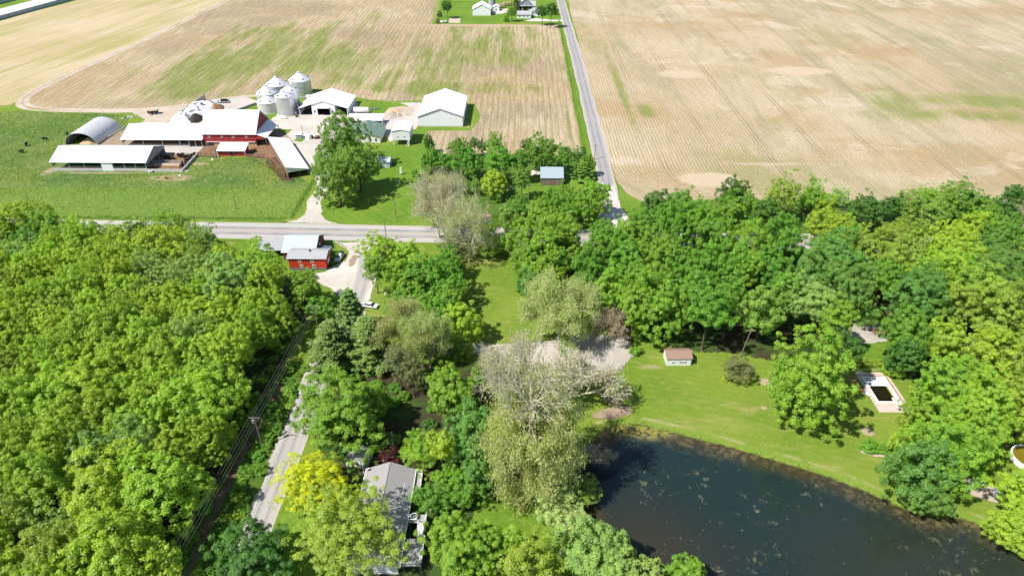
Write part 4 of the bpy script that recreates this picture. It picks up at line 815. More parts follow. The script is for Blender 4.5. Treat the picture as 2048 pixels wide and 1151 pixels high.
# ------------------------------------------------------------------ building materials
m_wroof=metalroof('white_metal_roof',(.74,.74,.745)); m_wroofy=metalroof('white_metal_roof_across',(.74,.74,.745),axis=1)
m_rustroof=metalroof('patched_white_roof',(.62,.61,.60),1.1,.12,stain=(.40,.36,.34))
m_wside=siding('white_siding',(.72,.74,.76),.45,.03,3,.5,.2); m_cream=siding('cream_siding',(.74,.73,.69),.3,.04,2,.6,.25)
m_red=siding('red_boards',(.36,.042,.042),.3,.22,3,.7,.5,(.20,.03,.03)); m_bred=siding('bright_red_siding',(.48,.045,.018),.3,.10,3,.6,.35); m_redend=siding('weathered_red_boards',(.20,.055,.05),.3,.25,3,.8,.5)
m_grn=metalroof('green_metal_roof',(.135,.195,.15),.6,.08,axis=1); m_ggrey=metalroof('grey_green_metal_roof',(.40,.455,.445),.9,.06); m_grey=metalroof('grey_metal_roof',(.34,.35,.36),.7,.08); m_dkroof=metalroof('dark_metal_roof',(.10,.125,.14),.6,.1)
m_blue=metalroof('pale_blue_metal_roof',(.29,.36,.40),.9,.06); m_shing=simple('grey_shingles',(.285,.275,.27),.9,.22,9,spec=.15); m_brsh=simple('brown_shingles',(.27,.175,.14),.9,.2,8,spec=.15)
m_wood=siding('weathered_wood',(.19,.155,.125),.28,.3,3,.9,.7); m_plank=siding('brown_planks',(.22,.13,.085),.25,.3,3,.9,.7); m_conc=simple('concrete_wall',(.47,.46,.44),.9,.12,1.5,stain=(.36,.34,.31))
m_gal=siding('galvanised_steel',(.60,.61,.63),1.1,.05,2,.36,.3,None,.55); m_galr=simple('galvanised_roof',(.60,.61,.63),.4,.08,1.2,.25,.5); m_galold=siding('weathered_galvanised_steel',(.52,.515,.50),1.1,.06,2,.5,.35,(.40,.36,.30))
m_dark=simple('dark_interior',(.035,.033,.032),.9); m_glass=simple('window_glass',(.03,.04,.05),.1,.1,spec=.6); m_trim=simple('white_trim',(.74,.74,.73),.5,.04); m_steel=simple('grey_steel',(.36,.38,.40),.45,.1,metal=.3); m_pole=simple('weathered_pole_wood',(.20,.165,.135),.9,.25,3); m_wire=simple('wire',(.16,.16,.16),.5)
m_blk=simple('black_paint',(.02,.02,.022),.35,.1,spec=.5); m_tyre=simple('tyre_rubber',(.025,.025,.026),.85,.1); m_silver=simple('silver_paint',(.50,.53,.56),.3,.05,spec=.6); m_whitep=simple('white_car_paint',(.70,.72,.74),.3,.04,spec=.6); m_rust=simple('rust_red_paint',(.34,.10,.05),.7,.2,2); m_tan=simple('silage',(.30,.17,.085),.95,.3,1.2); m_straw=simple('straw',(.44,.32,.20),.95,.2,1.5)
m_cow=simple('cow_hide',(.022,.018,.016),.8,.3,2); m_blueplas=simple('blue_plastic',(.10,.25,.55),.4,.05); m_brick=simple('brick',(.30,.13,.09),.9,.2,4); m_pinkdeck=simple('pink_concrete_deck',(.52,.415,.36),.9,.12,1.2,stain=(.36,.27,.22)); m_shadebluewall=siding('blue_grey_and_shade_siding',(.36,.43,.48),.4,.06,3,.6,.3); m_hide=simple('grey_and_shade_board',(.30,.31,.33),.7,.08)  # blue-grey and grey boards; on white walls and gables, their shade painted in
def win(root,x,y,z,w,h,face='s',frame=m_trim,glass=m_glass,name='window'):
    """window part with a frame as its sub-part; face: the wall's outward side"""
    p=MB(); f=MB(); e=.03
    def bx(b,u0,u1,w0,w1,d0,d1):
        if face=='s': b.box(x+u0,x+u1,y-d1,y-d0,w0,w1)
        elif face=='n': b.box(x+u0,x+u1,y+d0,y+d1,w0,w1)
        elif face=='e': b.box(x+d0,x+d1,y+u0,y+u1,w0,w1)
        else: b.box(x-d1,x-d0,y+u0,y+u1,w0,w1)
    bx(p,-w/2,w/2,z,z+h,.01,.05); t=.13
    bx(f,-w/2-t,w/2+t,z-t,z,.012,.09); bx(f,-w/2-t,w/2+t,z+h,z+h+t,.012,.09); bx(f,-w/2-t,-w/2,z,z+h,.012,.09); bx(f,w/2,w/2+t,z,z+h,.012,.09); bx(f,-w/2,w/2,z+h*.46,z+h*.54,.052,.08)
    o=p.build(name,glass,root); f.build('frame',frame,o); return o
def slabpart(root,q,th,mat,name='roof'): return MB().slab(q,th).build(name,mat,root)
def gable(root,w,d,eave,ridge,wall,roof,axis='x',ov=.4,th=.14,openf=(),rx=.5,found=None,parts=True):
    """closed gabled shell with its origin at the middle of the south wall foot; axis is the ridge direction"""
    x0,x1=-w/2,w/2
    if axis=='x':
        ym=d*rx; prof=[(0,0),(d,0),(d,eave),(ym,ridge),(0,eave)]
        MB().prism(prof,x0,x1,axis=0).build('wall',wall,root) if not openf else None
        s1=(ridge-eave)/ym; s2=(ridge-eave)/(d-ym)
        b=MB(); b.slab([(x0-ov,-ov,eave-s1*ov+.1+th),(x1+ov,-ov,eave-s1*ov+.1+th),(x1+ov,ym,ridge+.1+th),(x0-ov,ym,ridge+.1+th)],th)
        b.slab([(x0-ov,ym,ridge+.1+th),(x1+ov,ym,ridge+.1+th),(x1+ov,d+ov,eave-s2*ov+.1+th),(x0-ov,d+ov,eave-s2*ov+.1+th)],th)
    else:
        prof=[(x0,0),(x1,0),(x1,eave),(0,ridge),(x0,eave)]
        MB().prism(prof,0,d,axis=1).build('wall',wall,root) if not openf else None
        s1=(ridge-eave)/(w/2)
        b=MB()
        for sg in(-1,1):
            q=[(sg*(w/2+ov),-ov,eave-s1*ov+.1+th),(0,-ov,ridge+.1+th),(0,d+ov,ridge+.1+th),(sg*(w/2+ov),d+ov,eave-s1*ov+.1+th)]
            b.slab(q,th)
    r=b.build('roof',roof,root)
    if found: MB().box(x0-.04,x1+.04,-.04,d+.04,0,found[0]).build('foundation',found[1],root)
    return r
def posts(root,pts,h,r=.11,mat=m_trim):
    for x,y in pts: MB().box(x-r,x+r,y-r,y+r,0,h).build('post',mat,root)
# ------------------------------------------------------------------ cattle shed nearest the pasture
t=thing('cattle_shed','long white-roofed open cattle shed nearest the pasture, grey double door in its low front wall','shed',(-180,270,0))
gable(t,40.5,18.5,4.0,7.5,None,m_wroof,'x',.5,openf=1)
MB().box(-20.2,-0.9+2,-.1,.15,0,1.15).box(5.9,20.2,-.1,.15,0,1.15).build('low_wall',m_conc,t)
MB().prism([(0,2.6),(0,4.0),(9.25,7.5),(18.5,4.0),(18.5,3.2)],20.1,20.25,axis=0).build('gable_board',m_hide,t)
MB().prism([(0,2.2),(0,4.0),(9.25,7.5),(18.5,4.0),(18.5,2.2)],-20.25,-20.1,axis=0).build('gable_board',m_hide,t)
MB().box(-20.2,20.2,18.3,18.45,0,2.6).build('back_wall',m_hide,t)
MB().box(1.15,5.85,-.12,.1,.05,3.85).build('door',m_wside,t)
posts(t,[(x,0.3) for x in(-20,-13,-6.5,.9,6.1,10.8,15.5,20)]+[(20.05,y) for y in(6,12,18.2)]+[(-20.05,9)],3.9,.13,m_steel)
b=MB(); 
for z in(1.5,2.0): b.box(-20,.8,.32,.38,z,z+.08).box(6.2,20,.32,.38,z,z+.08)
b.build('feed_rail',m_steel,t)
b=MB()
for y in(0.6,3.2,5.8): b.box(19.9,20,y,y+2.4,.5,.58).box(19.9,20,y,y+2.4,1.1,1.18).box(19.9,20,y,y+2.4,1.7,1.78).box(19.9,20,y,y+.1,.2,2)
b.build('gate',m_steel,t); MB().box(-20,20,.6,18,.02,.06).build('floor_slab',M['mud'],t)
# feed barn behind it
t=thing('feed_barn','long white-roofed open feed barn joined to the west side of the red barn','barn',(-165,297.4,0))
gable(t,37,21,3.5,6.9,None,m_wroof,'x',.5,openf=1)
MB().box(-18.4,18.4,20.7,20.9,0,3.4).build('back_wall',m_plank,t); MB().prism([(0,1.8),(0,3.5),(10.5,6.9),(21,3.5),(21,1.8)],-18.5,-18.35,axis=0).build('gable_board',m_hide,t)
posts(t,[(x,.2) for x in(-18.3,-9,0,8,12.3,15.2,18.2)]+[(-18.3,10)],3.4,.13,m_steel)
b=MB(); b.box(-18.3,12.2,.3,.38,.5,.6).box(-18.3,12.2,.3,.38,1.0,1.1).build('feed_rail',m_steel,t); MB().box(-18.3,12.2,-.15,.25,0,.55).build('feed_bunk',m_conc,t)
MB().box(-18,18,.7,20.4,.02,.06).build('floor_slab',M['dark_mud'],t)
# the red bank barn
t=thing('red_barn','big red barn with steep white roof, four small windows and a stone lower wall','barn',(-134,298.6,0))
prof=[(0,2.0),(20,2.0),(20,6.0),(10,13.6),(0,6.0)]
MB().prism(prof,-12.2,12.2,axis=0).build('wall',m_red,t); MB().box(-12.0,12.0,.25,19.8,0,2.02).build('stone_wall',m_straw,t)
MB().prism([(.2,5.9),(19.8,5.9),(10,13.3)],12.2,12.26,axis=0).build('end_boards',m_redend,t)
b=MB(); s1=7.6/10
for q in([(-12.7,-.5,6-s1*.5+.25),(12.8,-.5,6-s1*.5+.25),(12.8,10,13.85),(-12.7,10,13.85)],[(-12.7,10,13.85),(12.8,10,13.85),(12.8,20.8,6-s1*.8+.25),(-12.7,20.8,6-s1*.8+.25)]): b.slab(q,.15)
b.build('roof',m_wroof,t)
MB().box(-11.2,11.6,-.18,-.01,1.95,2.2).build('trim_board',m_trim,t)
for x in(-9.2,-3.4,2.0,8.0): win(t,x,0,4.2,.8,.85)
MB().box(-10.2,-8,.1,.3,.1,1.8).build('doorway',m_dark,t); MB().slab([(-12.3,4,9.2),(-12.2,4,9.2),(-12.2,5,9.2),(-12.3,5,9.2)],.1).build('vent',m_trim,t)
l=MB().slab([(12.3,-.4,6.1),(17.2,-.2,4.1),(17.2,18.8,4.1),(12.3,19,6.1)],.14).build('lean_to_roof',m_wroofy,t)
for y in(0,6.2,12.4,18.4): MB().box(16.7,16.95,y,y+.25,0,3.95).build('post',m_plank,t)
MB().add([(12.3,-.05,3.4),(16.8,-.05,3.4),(16.8,-.05,3.95),(12.3,-.05,5.8),(12.3,.08,3.4),(16.8,.08,3.4),(16.8,.08,3.95),(12.3,.08,5.8)],[(0,1,2,3),(7,6,5,4),(0,4,5,1),(1,5,6,2),(2,6,7,3),(3,7,4,0)]).build('lean_to_fascia',m_red,t)
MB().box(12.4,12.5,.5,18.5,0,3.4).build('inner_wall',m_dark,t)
# small red shed in the barnyard
t=thing('red_shed','small red cattle shed with ribbed white mono-pitch roof before the red barn','shed',(-129.2,286.6,0))
MB().hexa([(-6,0,0),(6,0,0),(6,5,0),(-6,5,0)],[(-6,0,2.7),(6,0,2.7),(6,5,4.0),(-6,5,4.0)]).build('wall',m_red,t); MB().slab([(-6.5,-.7,2.75),(6.5,-.7,2.75),(6.5,5.5,4.35),(-6.5,5.5,4.35)],.13).build('roof',m_rustroof,t)
MB().box(-.7,.5,-.06,-.01,.05,1.9).build('door',m_dark,t); posts(t,[(-6.2,-.4),(6.2,-.4)],2.7,.1,m_trim)
# diagonal open shed
t=thing('loafing_shed','white mono-pitch shed set at an angle beside the gravel yard, brown plank side','shed',(-97,262.8,0),R_(28.2))
L=38.5; W=8.6
MB().slab([(-.5,-.6,5.5),(W+.4,-.6,3.1),(W+.4,L,3.1),(-.5,L,5.5)],.15).build('roof',m_wroofy,t)
MB().add([(0,-.35,3.0),(W,-.35,2.72),(W,-.35,2.95),(0,-.35,5.25),(0,-.2,3.0),(W,-.2,2.72),(W,-.2,2.95),(0,-.2,5.25)],[(0,1,2,3),(7,6,5,4),(0,4,5,1),(1,5,6,2),(2,6,7,3),(3,7,4,0)]).build('end_board',m_wside,t)
MB().box(-.05,.1,0,L-.5,0,4.9).build('plank_wall',m_plank,t); MB().box(W-.15,W,0,L-.5,0,2.75).build('back_wall',m_wood,t); MB().box(.3,W-.3,L-.7,L-.5,0,2.7).build('end_wall',m_wood,t)
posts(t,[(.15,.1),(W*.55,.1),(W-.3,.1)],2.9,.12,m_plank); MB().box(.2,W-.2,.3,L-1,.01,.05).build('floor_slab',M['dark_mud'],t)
t=thing('roof_panel','small loose white lean-to panel bridging the red barn and the angled shed','lean-to',(-112.3,299,0),R_(25)); MB().slab([(-1.2,-3,2.9),(1.2,-3,2.5),(1.2,3,2.5),(-1.2,3,2.9)],.12).build('roof',m_wroofy,t); posts(t,[(-1,-2.8),(1,-2.8),(-1,2.8),(1,2.8)],2.4,.08,m_wood)
# quonset
t=thing('quonset_barn','silvery arched hoop barn open at the front, straw heaped inside','barn',(-204,299,0))
def arch(r,h,n=22): return [(r*math.cos(math.pi*i/n),h*math.sin(math.pi*i/n)**.92) for i in range(n+1)]
o_=arch(7.5,5.8); i_=arch(7.3,5.6)
b=MB(); vs=[]; fs=[]; n=len(o_); ny=45
for j in range(ny):
    y=22*j/(ny-1); k=1+.006*(j%2)
    vs+=[(x*k,y,z*k) for x,z in o_]
for j in range(ny-1):
    for i in range(n-1): fs.append((j*n+i,j*n+i+1,(j+1)*n+i+1,(j+1)*n+i))
b.add(vs,fs); vs2=[(x,y,z) for y in(0,22) for x,z in i_]; b.add(vs2,[(i,i+1,n+i+1,n+i) for i in range(n-1)])
b.add([(x,0,z) for x,z in o_]+[(x,0,z) for x,z in i_],[(i,i+1,n+i+1,n+i) for i in range(n-1)])
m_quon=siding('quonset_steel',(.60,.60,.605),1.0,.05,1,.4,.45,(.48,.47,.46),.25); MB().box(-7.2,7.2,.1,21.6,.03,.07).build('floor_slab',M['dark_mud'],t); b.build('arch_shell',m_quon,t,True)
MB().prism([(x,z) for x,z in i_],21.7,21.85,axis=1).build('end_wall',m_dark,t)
def heap(name,mat,parent,cx,cy,rx,ry,h,seed=1,n=26,m=9,pw=1.3):
    rg=np.random.default_rng(seed); vs=[(cx,cy,h)]; fs=[]; ph=rg.uniform(0,6.28,4)
    for j in range(1,m+1):
        f=j/m
        for i in range(n):
            a=6.2832*i/n; q=1+.14*math.sin(2*a+ph[0])+.09*math.sin(5*a+ph[1]); vs.append((cx+rx*f*q*math.cos(a),cy+ry*f*q*math.sin(a),max(-.05,h*(1-f**pw)*(1+rg.normal()*.06))))
    fs+=[(0,1+i,1+(i+1)%n) for i in range(n)]
    for j in range(m-1):
        for i in range(n): fs.append((1+j*n+i,1+(j+1)*n+i,1+(j+1)*n+(i+1)%n,1+j*n+(i+1)%n))
    return MB().add(vs,fs).build(name,mat,parent,True)
tag(heap('straw_pile',m_straw,None,-201.8,302.5,4.0,3.2,2.4,3),'tan straw heap inside the mouth of the arched barn','straw')
t=thing('side_conveyor','thin white pipe leaning along the arched barn','pipe',(-196,305,0)); MB().tube((-.6,0,.3),(2.4,14,1.6),.14,.14,6).build('pipe',m_trim,t); MB().box(2.2,2.6,13.6,14.2,0,1.6).build('support',m_steel,t)
# silage bunker
t=thing('silage_pile','silage heap under white plastic weighted with tyres, brown cut face on the right','silage',(-166,336,0))
vs=[];fs=[];rg=np.random.default_rng(4); nx,ny=22,40
for j in range(ny):
    for i in range(nx):
        u=i/(nx-1); v=j/(ny-1); wl=-9.5-1.0*v; wr_=(3.2+6.2*v)-(5.0 if v<.5 else 0)*math.sin(v*6.28)**2
        x=wl+(wr_-wl)*u; y=-11+31*v; z=3.6*(math.sin(math.pi*min(1,u*1.02))**.55)*min(1,(v+.02)*6)**.5*min(1,(1.02-v)*7)**.5
        vs.append((x,y,max(.02,z+rg.normal()*.16)))
for j in range(ny-1):
    for i in range(nx-1): fs.append((j*nx+i,j*nx+i+1,(j+1)*nx+i+1,(j+1)*nx+i))
def f_plastic():
    m,tt=newmat('white_plastic_sheet'); P=objc(tt); n=noise(tt,P,1.5,5,.75); s=sep(tt,P)
    k=mixc(tt,mapr(tt,n,.50,.62),(.74,.74,.75),(.10,.10,.105)); k=mixc(tt,mapr(tt,s[1],-4,1),(.78,.78,.78),k)
    finish(tt,k,.5,noise(tt,P,1.6,4),.7,.15); return m
MB().add(vs,fs).build('plastic_cover',f_plastic(),t,True); heap('cut_face',m_tan,t,6.0,13,4.2,5.5,3.3,9); heap('dark_face',simple('dark_silage',(.055,.038,.025),.95,.4,1.2),t,1.6,-3,3.6,7.0,3.3,6)
for k in range(40):
    u=rg.uniform(.1,.8); v=rg.uniform(.25,.95); i=int(u*(nx-1)); j=int(v*(ny-1)); x,y,z=vs[j*nx+i]
    o=MB().lathe([(.25,-.1),(.5,-.1),(.55,.06),(.42,.15),(.25,.08)],10).build('tyre',m_tyre,t) if k==0 else bpy.data.objects.new('tyre',o.data)
    if k: col.objects.link(o); o.parent=t
    o.location=(x,y,z+.12)
t=thing('bunker_wall','dark grey tilted concrete wall at the far corner of the silage heap','wall',(-173.5,358,0),R_(-25)); MB().hexa([(-.15,-6,0),(.15,-6,0),(.15,6,0),(-.15,6,0)],[(-.15,-6,.6),(.15,-6,.6),(.15,6,3.6),(-.15,6,3.6)]).build('slab',m_steel,t); MB().box(-.9,-.15,4,4.3,0,2.6).build('buttress',m_conc,t)
t=thing('bunker_wall','low dark retaining wall between silage pad and grass triangle','wall',(-148.5,345,0),R_(-30)); MB().box(-.15,.15,-14,16,0,1.2).build('slab',m_steel,t); MB().box(-.25,.25,-14,16,1.2,1.3).build('cap',m_conc,t)
# ------------------------------------------------------------------ grain bins
def grain_bin(px,base,eave,peak,r,label,mat=m_gal,Y=None):
    x,y=G(px,base) if base else (None,Y-r)
    if Y is None: Y=y+r
    X,ze=ZY(px,eave,Y); _,zp=ZY(px,peak,Y)
    t=thing('grain_bin',label,'grain bin',(X,Y,0),0,'grain bins beside the farm shop')
    pr=[(r*1.01,0)]
    k=max(6,int(ze/.55))
    for i in range(k+1):
        z=ze*i/k; pr.append((r*(1+.006*(i%2)),z))
    MB().lathe(pr,40).build('bin_wall',mat,t,False)
    rb=MB(); zp=max(zp,ze+r*.42); rb.lathe([(r*1.03,ze-.08),(r*1.03,ze+.02),(r*.16,ze+(zp-ze)*.86),(r*.16,zp),(.02,zp+.05)],40)
    for i in range(20):
        a=6.2832*i/20; rb.tube((r*1.0*math.cos(a),r*1.0*math.sin(a),ze+.1),(r*.17*math.cos(a),r*.17*math.sin(a),ze+(zp-ze)*.87),.05,.05,3)
    rb.build('cone_roof',m_galr,t)
    for i in range(5):
        a=6.2832*i/5+.35; q=.8; cx,cy=r*q*math.cos(a),r*q*math.sin(a); zz=ze+(zp-ze)*(1-q)*.95
        MB().box(cx-.28,cx+.28,cy-.28,cy+.28,zz-.1,zz+.55).build('roof_vent',m_blk,t)
    lb=MB()
    for dx in(-.25,.25): lb.tube((dx,-r-.25,.3),(dx,-r-.25,ze),.035,.035,4)
    for i in range(int(ze/.6)): lb.tube((-.25,-r-.25,.5+i*.6),(.25,-r-.25,.5+i*.6),.025,.025,4)
    lo_=lb.build('ladder',m_steel,t); lo_.rotation_euler[2]=R_(75)
    MB().lathe([(r+.35,0),(r+.35,.25),(r*.9,.25)],32).build('foundation',m_conc,t); return t
grain_bin(534,228.5,202,189,5.2,'shortest weathered grain bin at the front left of the bin cluster',m_galold)
grain_bin(567,234,191,181.5,4.6,'narrow tall grain bin at the front, nearest the farmyard gravel')
grain_bin(533,None,184.6,170,5.4,'wide grain bin at the left, behind the shortest weathered one',m_gal,362)
grain_bin(578,220.5,181,169.2,4.6,'narrow grain bin in second rank behind the narrow front one')
grain_bin(553,None,167.6,152.5,6.0,'grain bin at the back of the cluster with a dull grey cone roof',m_gal,375)
grain_bin(599,195,158.5,143.5,5.8,'tallest widest grain bin at the back right of the cluster')
t=thing('fan_unit','white cylindrical aeration fan lying at the foot of the narrow front grain bin','fan',(-120.3,335.6,0)); o=MB().lathe([(.02,-1.4),(.6,-1.4),(.6,1.4),(.02,1.4)],14).build('drum',m_trim,t); o.rotation_euler[1]=R_(90); o.location[2]=.7; MB().box(-1.2,1.2,-.3,.3,0,.2).build('skid',m_steel,t)
t=thing('grain_auger','dark auger machinery between the grain bins and the farm shop','auger',(-115.5,341,0),R_(20)); MB().tube((0,-3,.6),(0,6,4.4),.18,.18,8).build('tube',m_steel,t); MB().box(-.6,.6,-3.6,-2.4,.2,1).build('hopper',m_blk,t)
for s in(-1,1): MB().tube((s*.7,1.2,.35),(s*.85,1.2,.35),.35,.35,12).build('wheel',m_tyre,t); 
MB().tube((-.7,1.2,.4),(0,2,2.6),.05).tube((.7,1.2,.4),(0,2,2.6),.05).build('undercarriage',m_steel,t)
# ------------------------------------------------------------------ farm shop
t=thing('farm_shop','white farm shop with open middle door and dark lean-to bays on both sides','barn',(-101,341,0))
b=MB(); zr=7.6; ze=3.7
b.slab([(-12.8,-.4,ze),(0,-.4,zr),(0,20.5,zr),(-12.8,20.5,ze)],.15); b.slab([(0,-.4,zr),(12.8,-.4,ze),(12.8,20.5,ze),(0,20.5,zr)],.15); b.build('roof',m_wroofy,t)
b=MB(); b.box(-6,-3.2,0,.2,0,5.75).box(3.2,6,0,.2,0,5.75).box(-3.2,3.2,0,.2,4.3,5.75); b.prism([(-6,5.75),(6,5.75),(0,7.42)],0,.2,axis=1).build('front_wall',m_wside,t)
MB().box(-6,-5.8,.2,20,0,5.6).build('side_wall',m_wside,t); MB().box(5.8,6,.2,20,0,5.6).build('side_wall',m_wside,t); MB().box(12.2,12.4,0,20,0,3.6).build('east_wall',m_wside,t); MB().box(-12.4,12.2,19.8,20,0,3.6).prism([(-12.4,3.6),(12.4,3.6),(0,7.4)],19.8,20,axis=1).build('back_wall',m_wside,t)
MB().box(-12.4,-12.2,0,20,0,1.2).build('west_wall',m_wside,t)
MB().hexa([(-3.3,-1.5,4.0),(3.3,-1.5,4.0),(3.3,-.05,4.25),(-3.3,-.05,4.25)],[(-3.3,-1.5,4.12),(3.3,-1.5,4.12),(3.3,-.05,4.42),(-3.3,-.05,4.42)]).build('door',m_trim,t)
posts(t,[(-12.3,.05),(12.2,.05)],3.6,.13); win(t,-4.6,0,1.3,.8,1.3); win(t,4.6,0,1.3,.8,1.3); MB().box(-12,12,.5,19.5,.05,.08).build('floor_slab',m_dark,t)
MB().box(-13.2,-11.4,15,18,3.6,4.8).build('roof_box',m_trim,t)
# big white pole barn
t=thing('pole_barn','largest plain white metal barn standing alone beside the stubble field','barn',(-39.4,325.2,0))
gable(t,22,31,5.2,9.1,m_wside,m_wroofy,'y',.35,found=(.5,m_conc)); b=MB()
for s in(-1,1): b.hexa([(s*11.3,-.42,5.0),(0,-.42,8.98),(0,-.3,8.98),(s*11.3,-.3,5.0)],[(s*11.3,-.42,5.28),(0,-.42,9.32),(0,-.3,9.32),(s*11.3,-.3,5.28)])
b.build('gable_trim',m_steel,t); MB().box(-11.04,-11.0,20,27,0,4.6).build('door',m_trim,t)
# green roofed house
t=thing('farm_cottage','cream gabled farm building with a green metal roof behind the cottonwoods','house',(-73.6,303.2,0))
gable(t,16.4,15.8,3.1,5.2,m_cream,m_grn,'y',.55,found=(.35,m_conc))
for x in(3.6,6.2): win(t,x,0,1.1,.55,.95,frame=m_blk)
MB().box(8.2,8.26,4,5.1,.3,2.3).build('door',m_trim,t); MB().tube((4,11,3.8),(4,11,4.9),.15,.15,8).build('roof_vent',m_trim,t)
# overhead bin
t=thing('overhead_bin','white box-shaped overhead feed bin on steel legs next to the green-roofed building','feed bin',(-55,300.3,0))
w_=8; d_=11.3
MB().prism([(-4,2.7),(4,2.7),(4,6.9),(0,7.7),(-4,6.9)],0,d_,axis=1).build('box',m_wside,t); b=MB()
for s in(-1,1): b.slab([(s*4.3,-.3,6.95),(0,-.3,7.86),(0,d_+.3,7.86),(s*4.3,d_+.3,6.95)],.12)
b.build('roof',m_wroofy,t)
for x in(-3.6,3.6):
    for y in(.3,5.6,10.9): MB().box(x-.15,x+.15,y-.15,y+.15,0,2.7).build('leg',m_trim,t)
b=MB(); b.tube((3.2,.2,2.7),(2.4,-1.6,.1),.1).tube((3.4,.2,2.7),(3.3,-1.6,.1),.1).build('brace',m_trim,t); MB().box(-2,-1,-.05,-.01,4,4.25).box(1.1,2.1,-.05,-.01,4,4.25).build('slot',m_dark,t); MB().tube((-6,.1,2.9),(-4,.1,2.9),.08).build('spout',m_trim,t)
# machine shed
t=thing('machine_shed','low white machine shed with two dark bays behind the green-roofed building','shed',(-77,327,0))
MB().slab([(-8.6,-.6,2.55),(8.6,-.6,2.55),(8.6,5.6,3.9),(-8.6,5.6,3.9)],.13).build('roof',m_wroof,t); MB().box(-8.3,8.3,5,5.2,0,3.5).build('back_wall',m_wside,t); MB().box(8.1,8.3,0,5,0,2.5).box(-8.3,-8.1,0,5,0,2.5).build('end_wall',m_wside,t)
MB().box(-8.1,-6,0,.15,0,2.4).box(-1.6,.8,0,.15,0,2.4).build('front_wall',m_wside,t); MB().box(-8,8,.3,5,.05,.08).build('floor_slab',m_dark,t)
t=thing('fuel_tank','long white horizontal fuel tank behind the machine shed','tank',(-82.4,344.6,0)); o=MB().lathe([(.02,-4),(1.0,-3.95),(1.3,-3.6),(1.3,3.6),(1.0,3.95),(.02,4)],20).build('tank_shell',m_trim,t,True); o.rotation_euler[1]=R_(90); o.location[2]=1.75
for x in(-2.6,2.6): MB().box(x-.2,x+.2,-.9,.9,0,.75).build('saddle',m_conc,t)
t=thing('farm_implement','dark field implement parked on the grass behind the white tank','implement',(-76.5,349.5,0),.3); MB().box(-2.6,2.6,-.1,.1,.5,.7).box(-2.6,2.6,.9,1.1,.5,.7).box(-.1,.1,-1.8,1.1,.5,.65).build('frame',m_steel,t)
for x in(-2.2,-.8,.8,2.2): MB().tube((x-.1,.5,.4),(x+.1,.5,.4),.4,.4,12).build('wheel',m_tyre,t)
t=thing('scrap_heap','jumble of scrap timber and old machinery on bare ground beside the concrete apron','scrap',(-64.5,343,0)); heap('brush',m_straw,t,-1,5,3.8,3.4,1.3,12); rg=np.random.default_rng(8); b=MB(); c=MB()
for k in range(46):
    p=Vector((rg.normal()*2.6,rg.normal()*2.6-1.5,.2+rg.uniform(0,.7))); q=p+Vector((rg.normal()*1.3,rg.normal()*1.1,rg.normal()*.4)); (b if k%2 else c).tube(p,q,.08,.08,4)
b.build('timber',m_wood,t); c.build('metal_scrap',m_trim,t)
o=MB().lathe([(.55,-.12),(.75,-.12),(.78,0),(.75,.12),(.55,.12)],18).build('old_wheel',m_tyre,t); o.location=(2.8,-3.2,.7); o.rotation_euler=(R_(80),0,.4)
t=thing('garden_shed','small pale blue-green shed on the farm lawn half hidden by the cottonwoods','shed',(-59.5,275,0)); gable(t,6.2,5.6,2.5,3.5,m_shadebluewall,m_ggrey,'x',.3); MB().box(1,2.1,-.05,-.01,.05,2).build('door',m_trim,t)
# planter, kiosk, LP tanks in the yard
t=thing('pump_house','tiny white pump house with grey base in the farmyard planter','shed',(-105.2,309.2,0)); MB().box(-1.3,1.3,-1,1,0,1.9).build('wall',m_shadebluewall,t); MB().slab([(-1.6,-1.3,2.1),(1.6,-1.3,2.1),(1.6,1.3,2.5),(-1.6,1.3,2.5)],.15).build('roof',m_trim,t); MB().box(-.4,.4,-1.05,-1.01,.1,1.7).build('door',m_steel,t)
t=thing('round_tank','round white tank beside the pump house in the farmyard','tank',(-100.4,308.5,0)); MB().lathe([(1.5,0),(1.5,1.9),(1.0,2.4),(.02,2.6)],20).build('tank_shell',m_trim,t,True); MB().lathe([(.3,2.5),(.3,2.8),(.02,2.8)],10).build('lid',m_blk,t)
t=thing('yard_pole','short dark yard pole beside the pump house','pole',(-102.9,308.4,0)); MB().tube((0,0,0),(0,0,6.5),.13,.1,8).build('shaft',m_pole,t); MB().box(-.5,.1,-.1,.1,6.2,6.4).build('lamp',m_steel,t)
# red barn house by the highway
t=thing('red_house','red barn-style house with white windows, dark base and a grey metal roof by the highway','house',(-69.8,191,0))
MB().box(-6.1,6.1,0,6.6,.9,4.5).prism([(0,4.45),(6.6,4.45),(3.4,5.5)],-6.1,6.1,axis=0).build('wall',m_bred,t); MB().box(-6.16,6.16,-.06,6.66,0,.92).build('foundation',simple('dark_grey_block',(.14,.15,.16),.8,.1),t)
b=MB(); b.slab([(-6.6,-.4,4.62),(6.6,-.4,4.62),(6.6,3.4,5.75),(-6.6,3.4,5.75)],.13); b.slab([(-6.6,3.4,5.75),(6.6,3.4,5.75),(6.6,6.5,4.7),(-6.6,6.5,4.7)],.13); b.build('roof',m_grey,t)
MB().lathe([(.28,5.6),(.28,6.2),(.05,6.25)],10,cx=.6,cy=2.9).build('chimney',m_blk,t)
for x in(-2.4,1.7): win(t,x,0,3.15,.75,.9); win(t,x+.35,0,1.15,.75,.95)
MB().box(6.1,6.16,2.2,4.8,.1,2.7).build('door',m_trim,t); win(t,6.1,5.5,3.1,.7,.8,'e')
t2=thing('red_barn_house','taller red barn with pale grey-green roof joined behind the red house','barn',(-74.4,197.4,0))
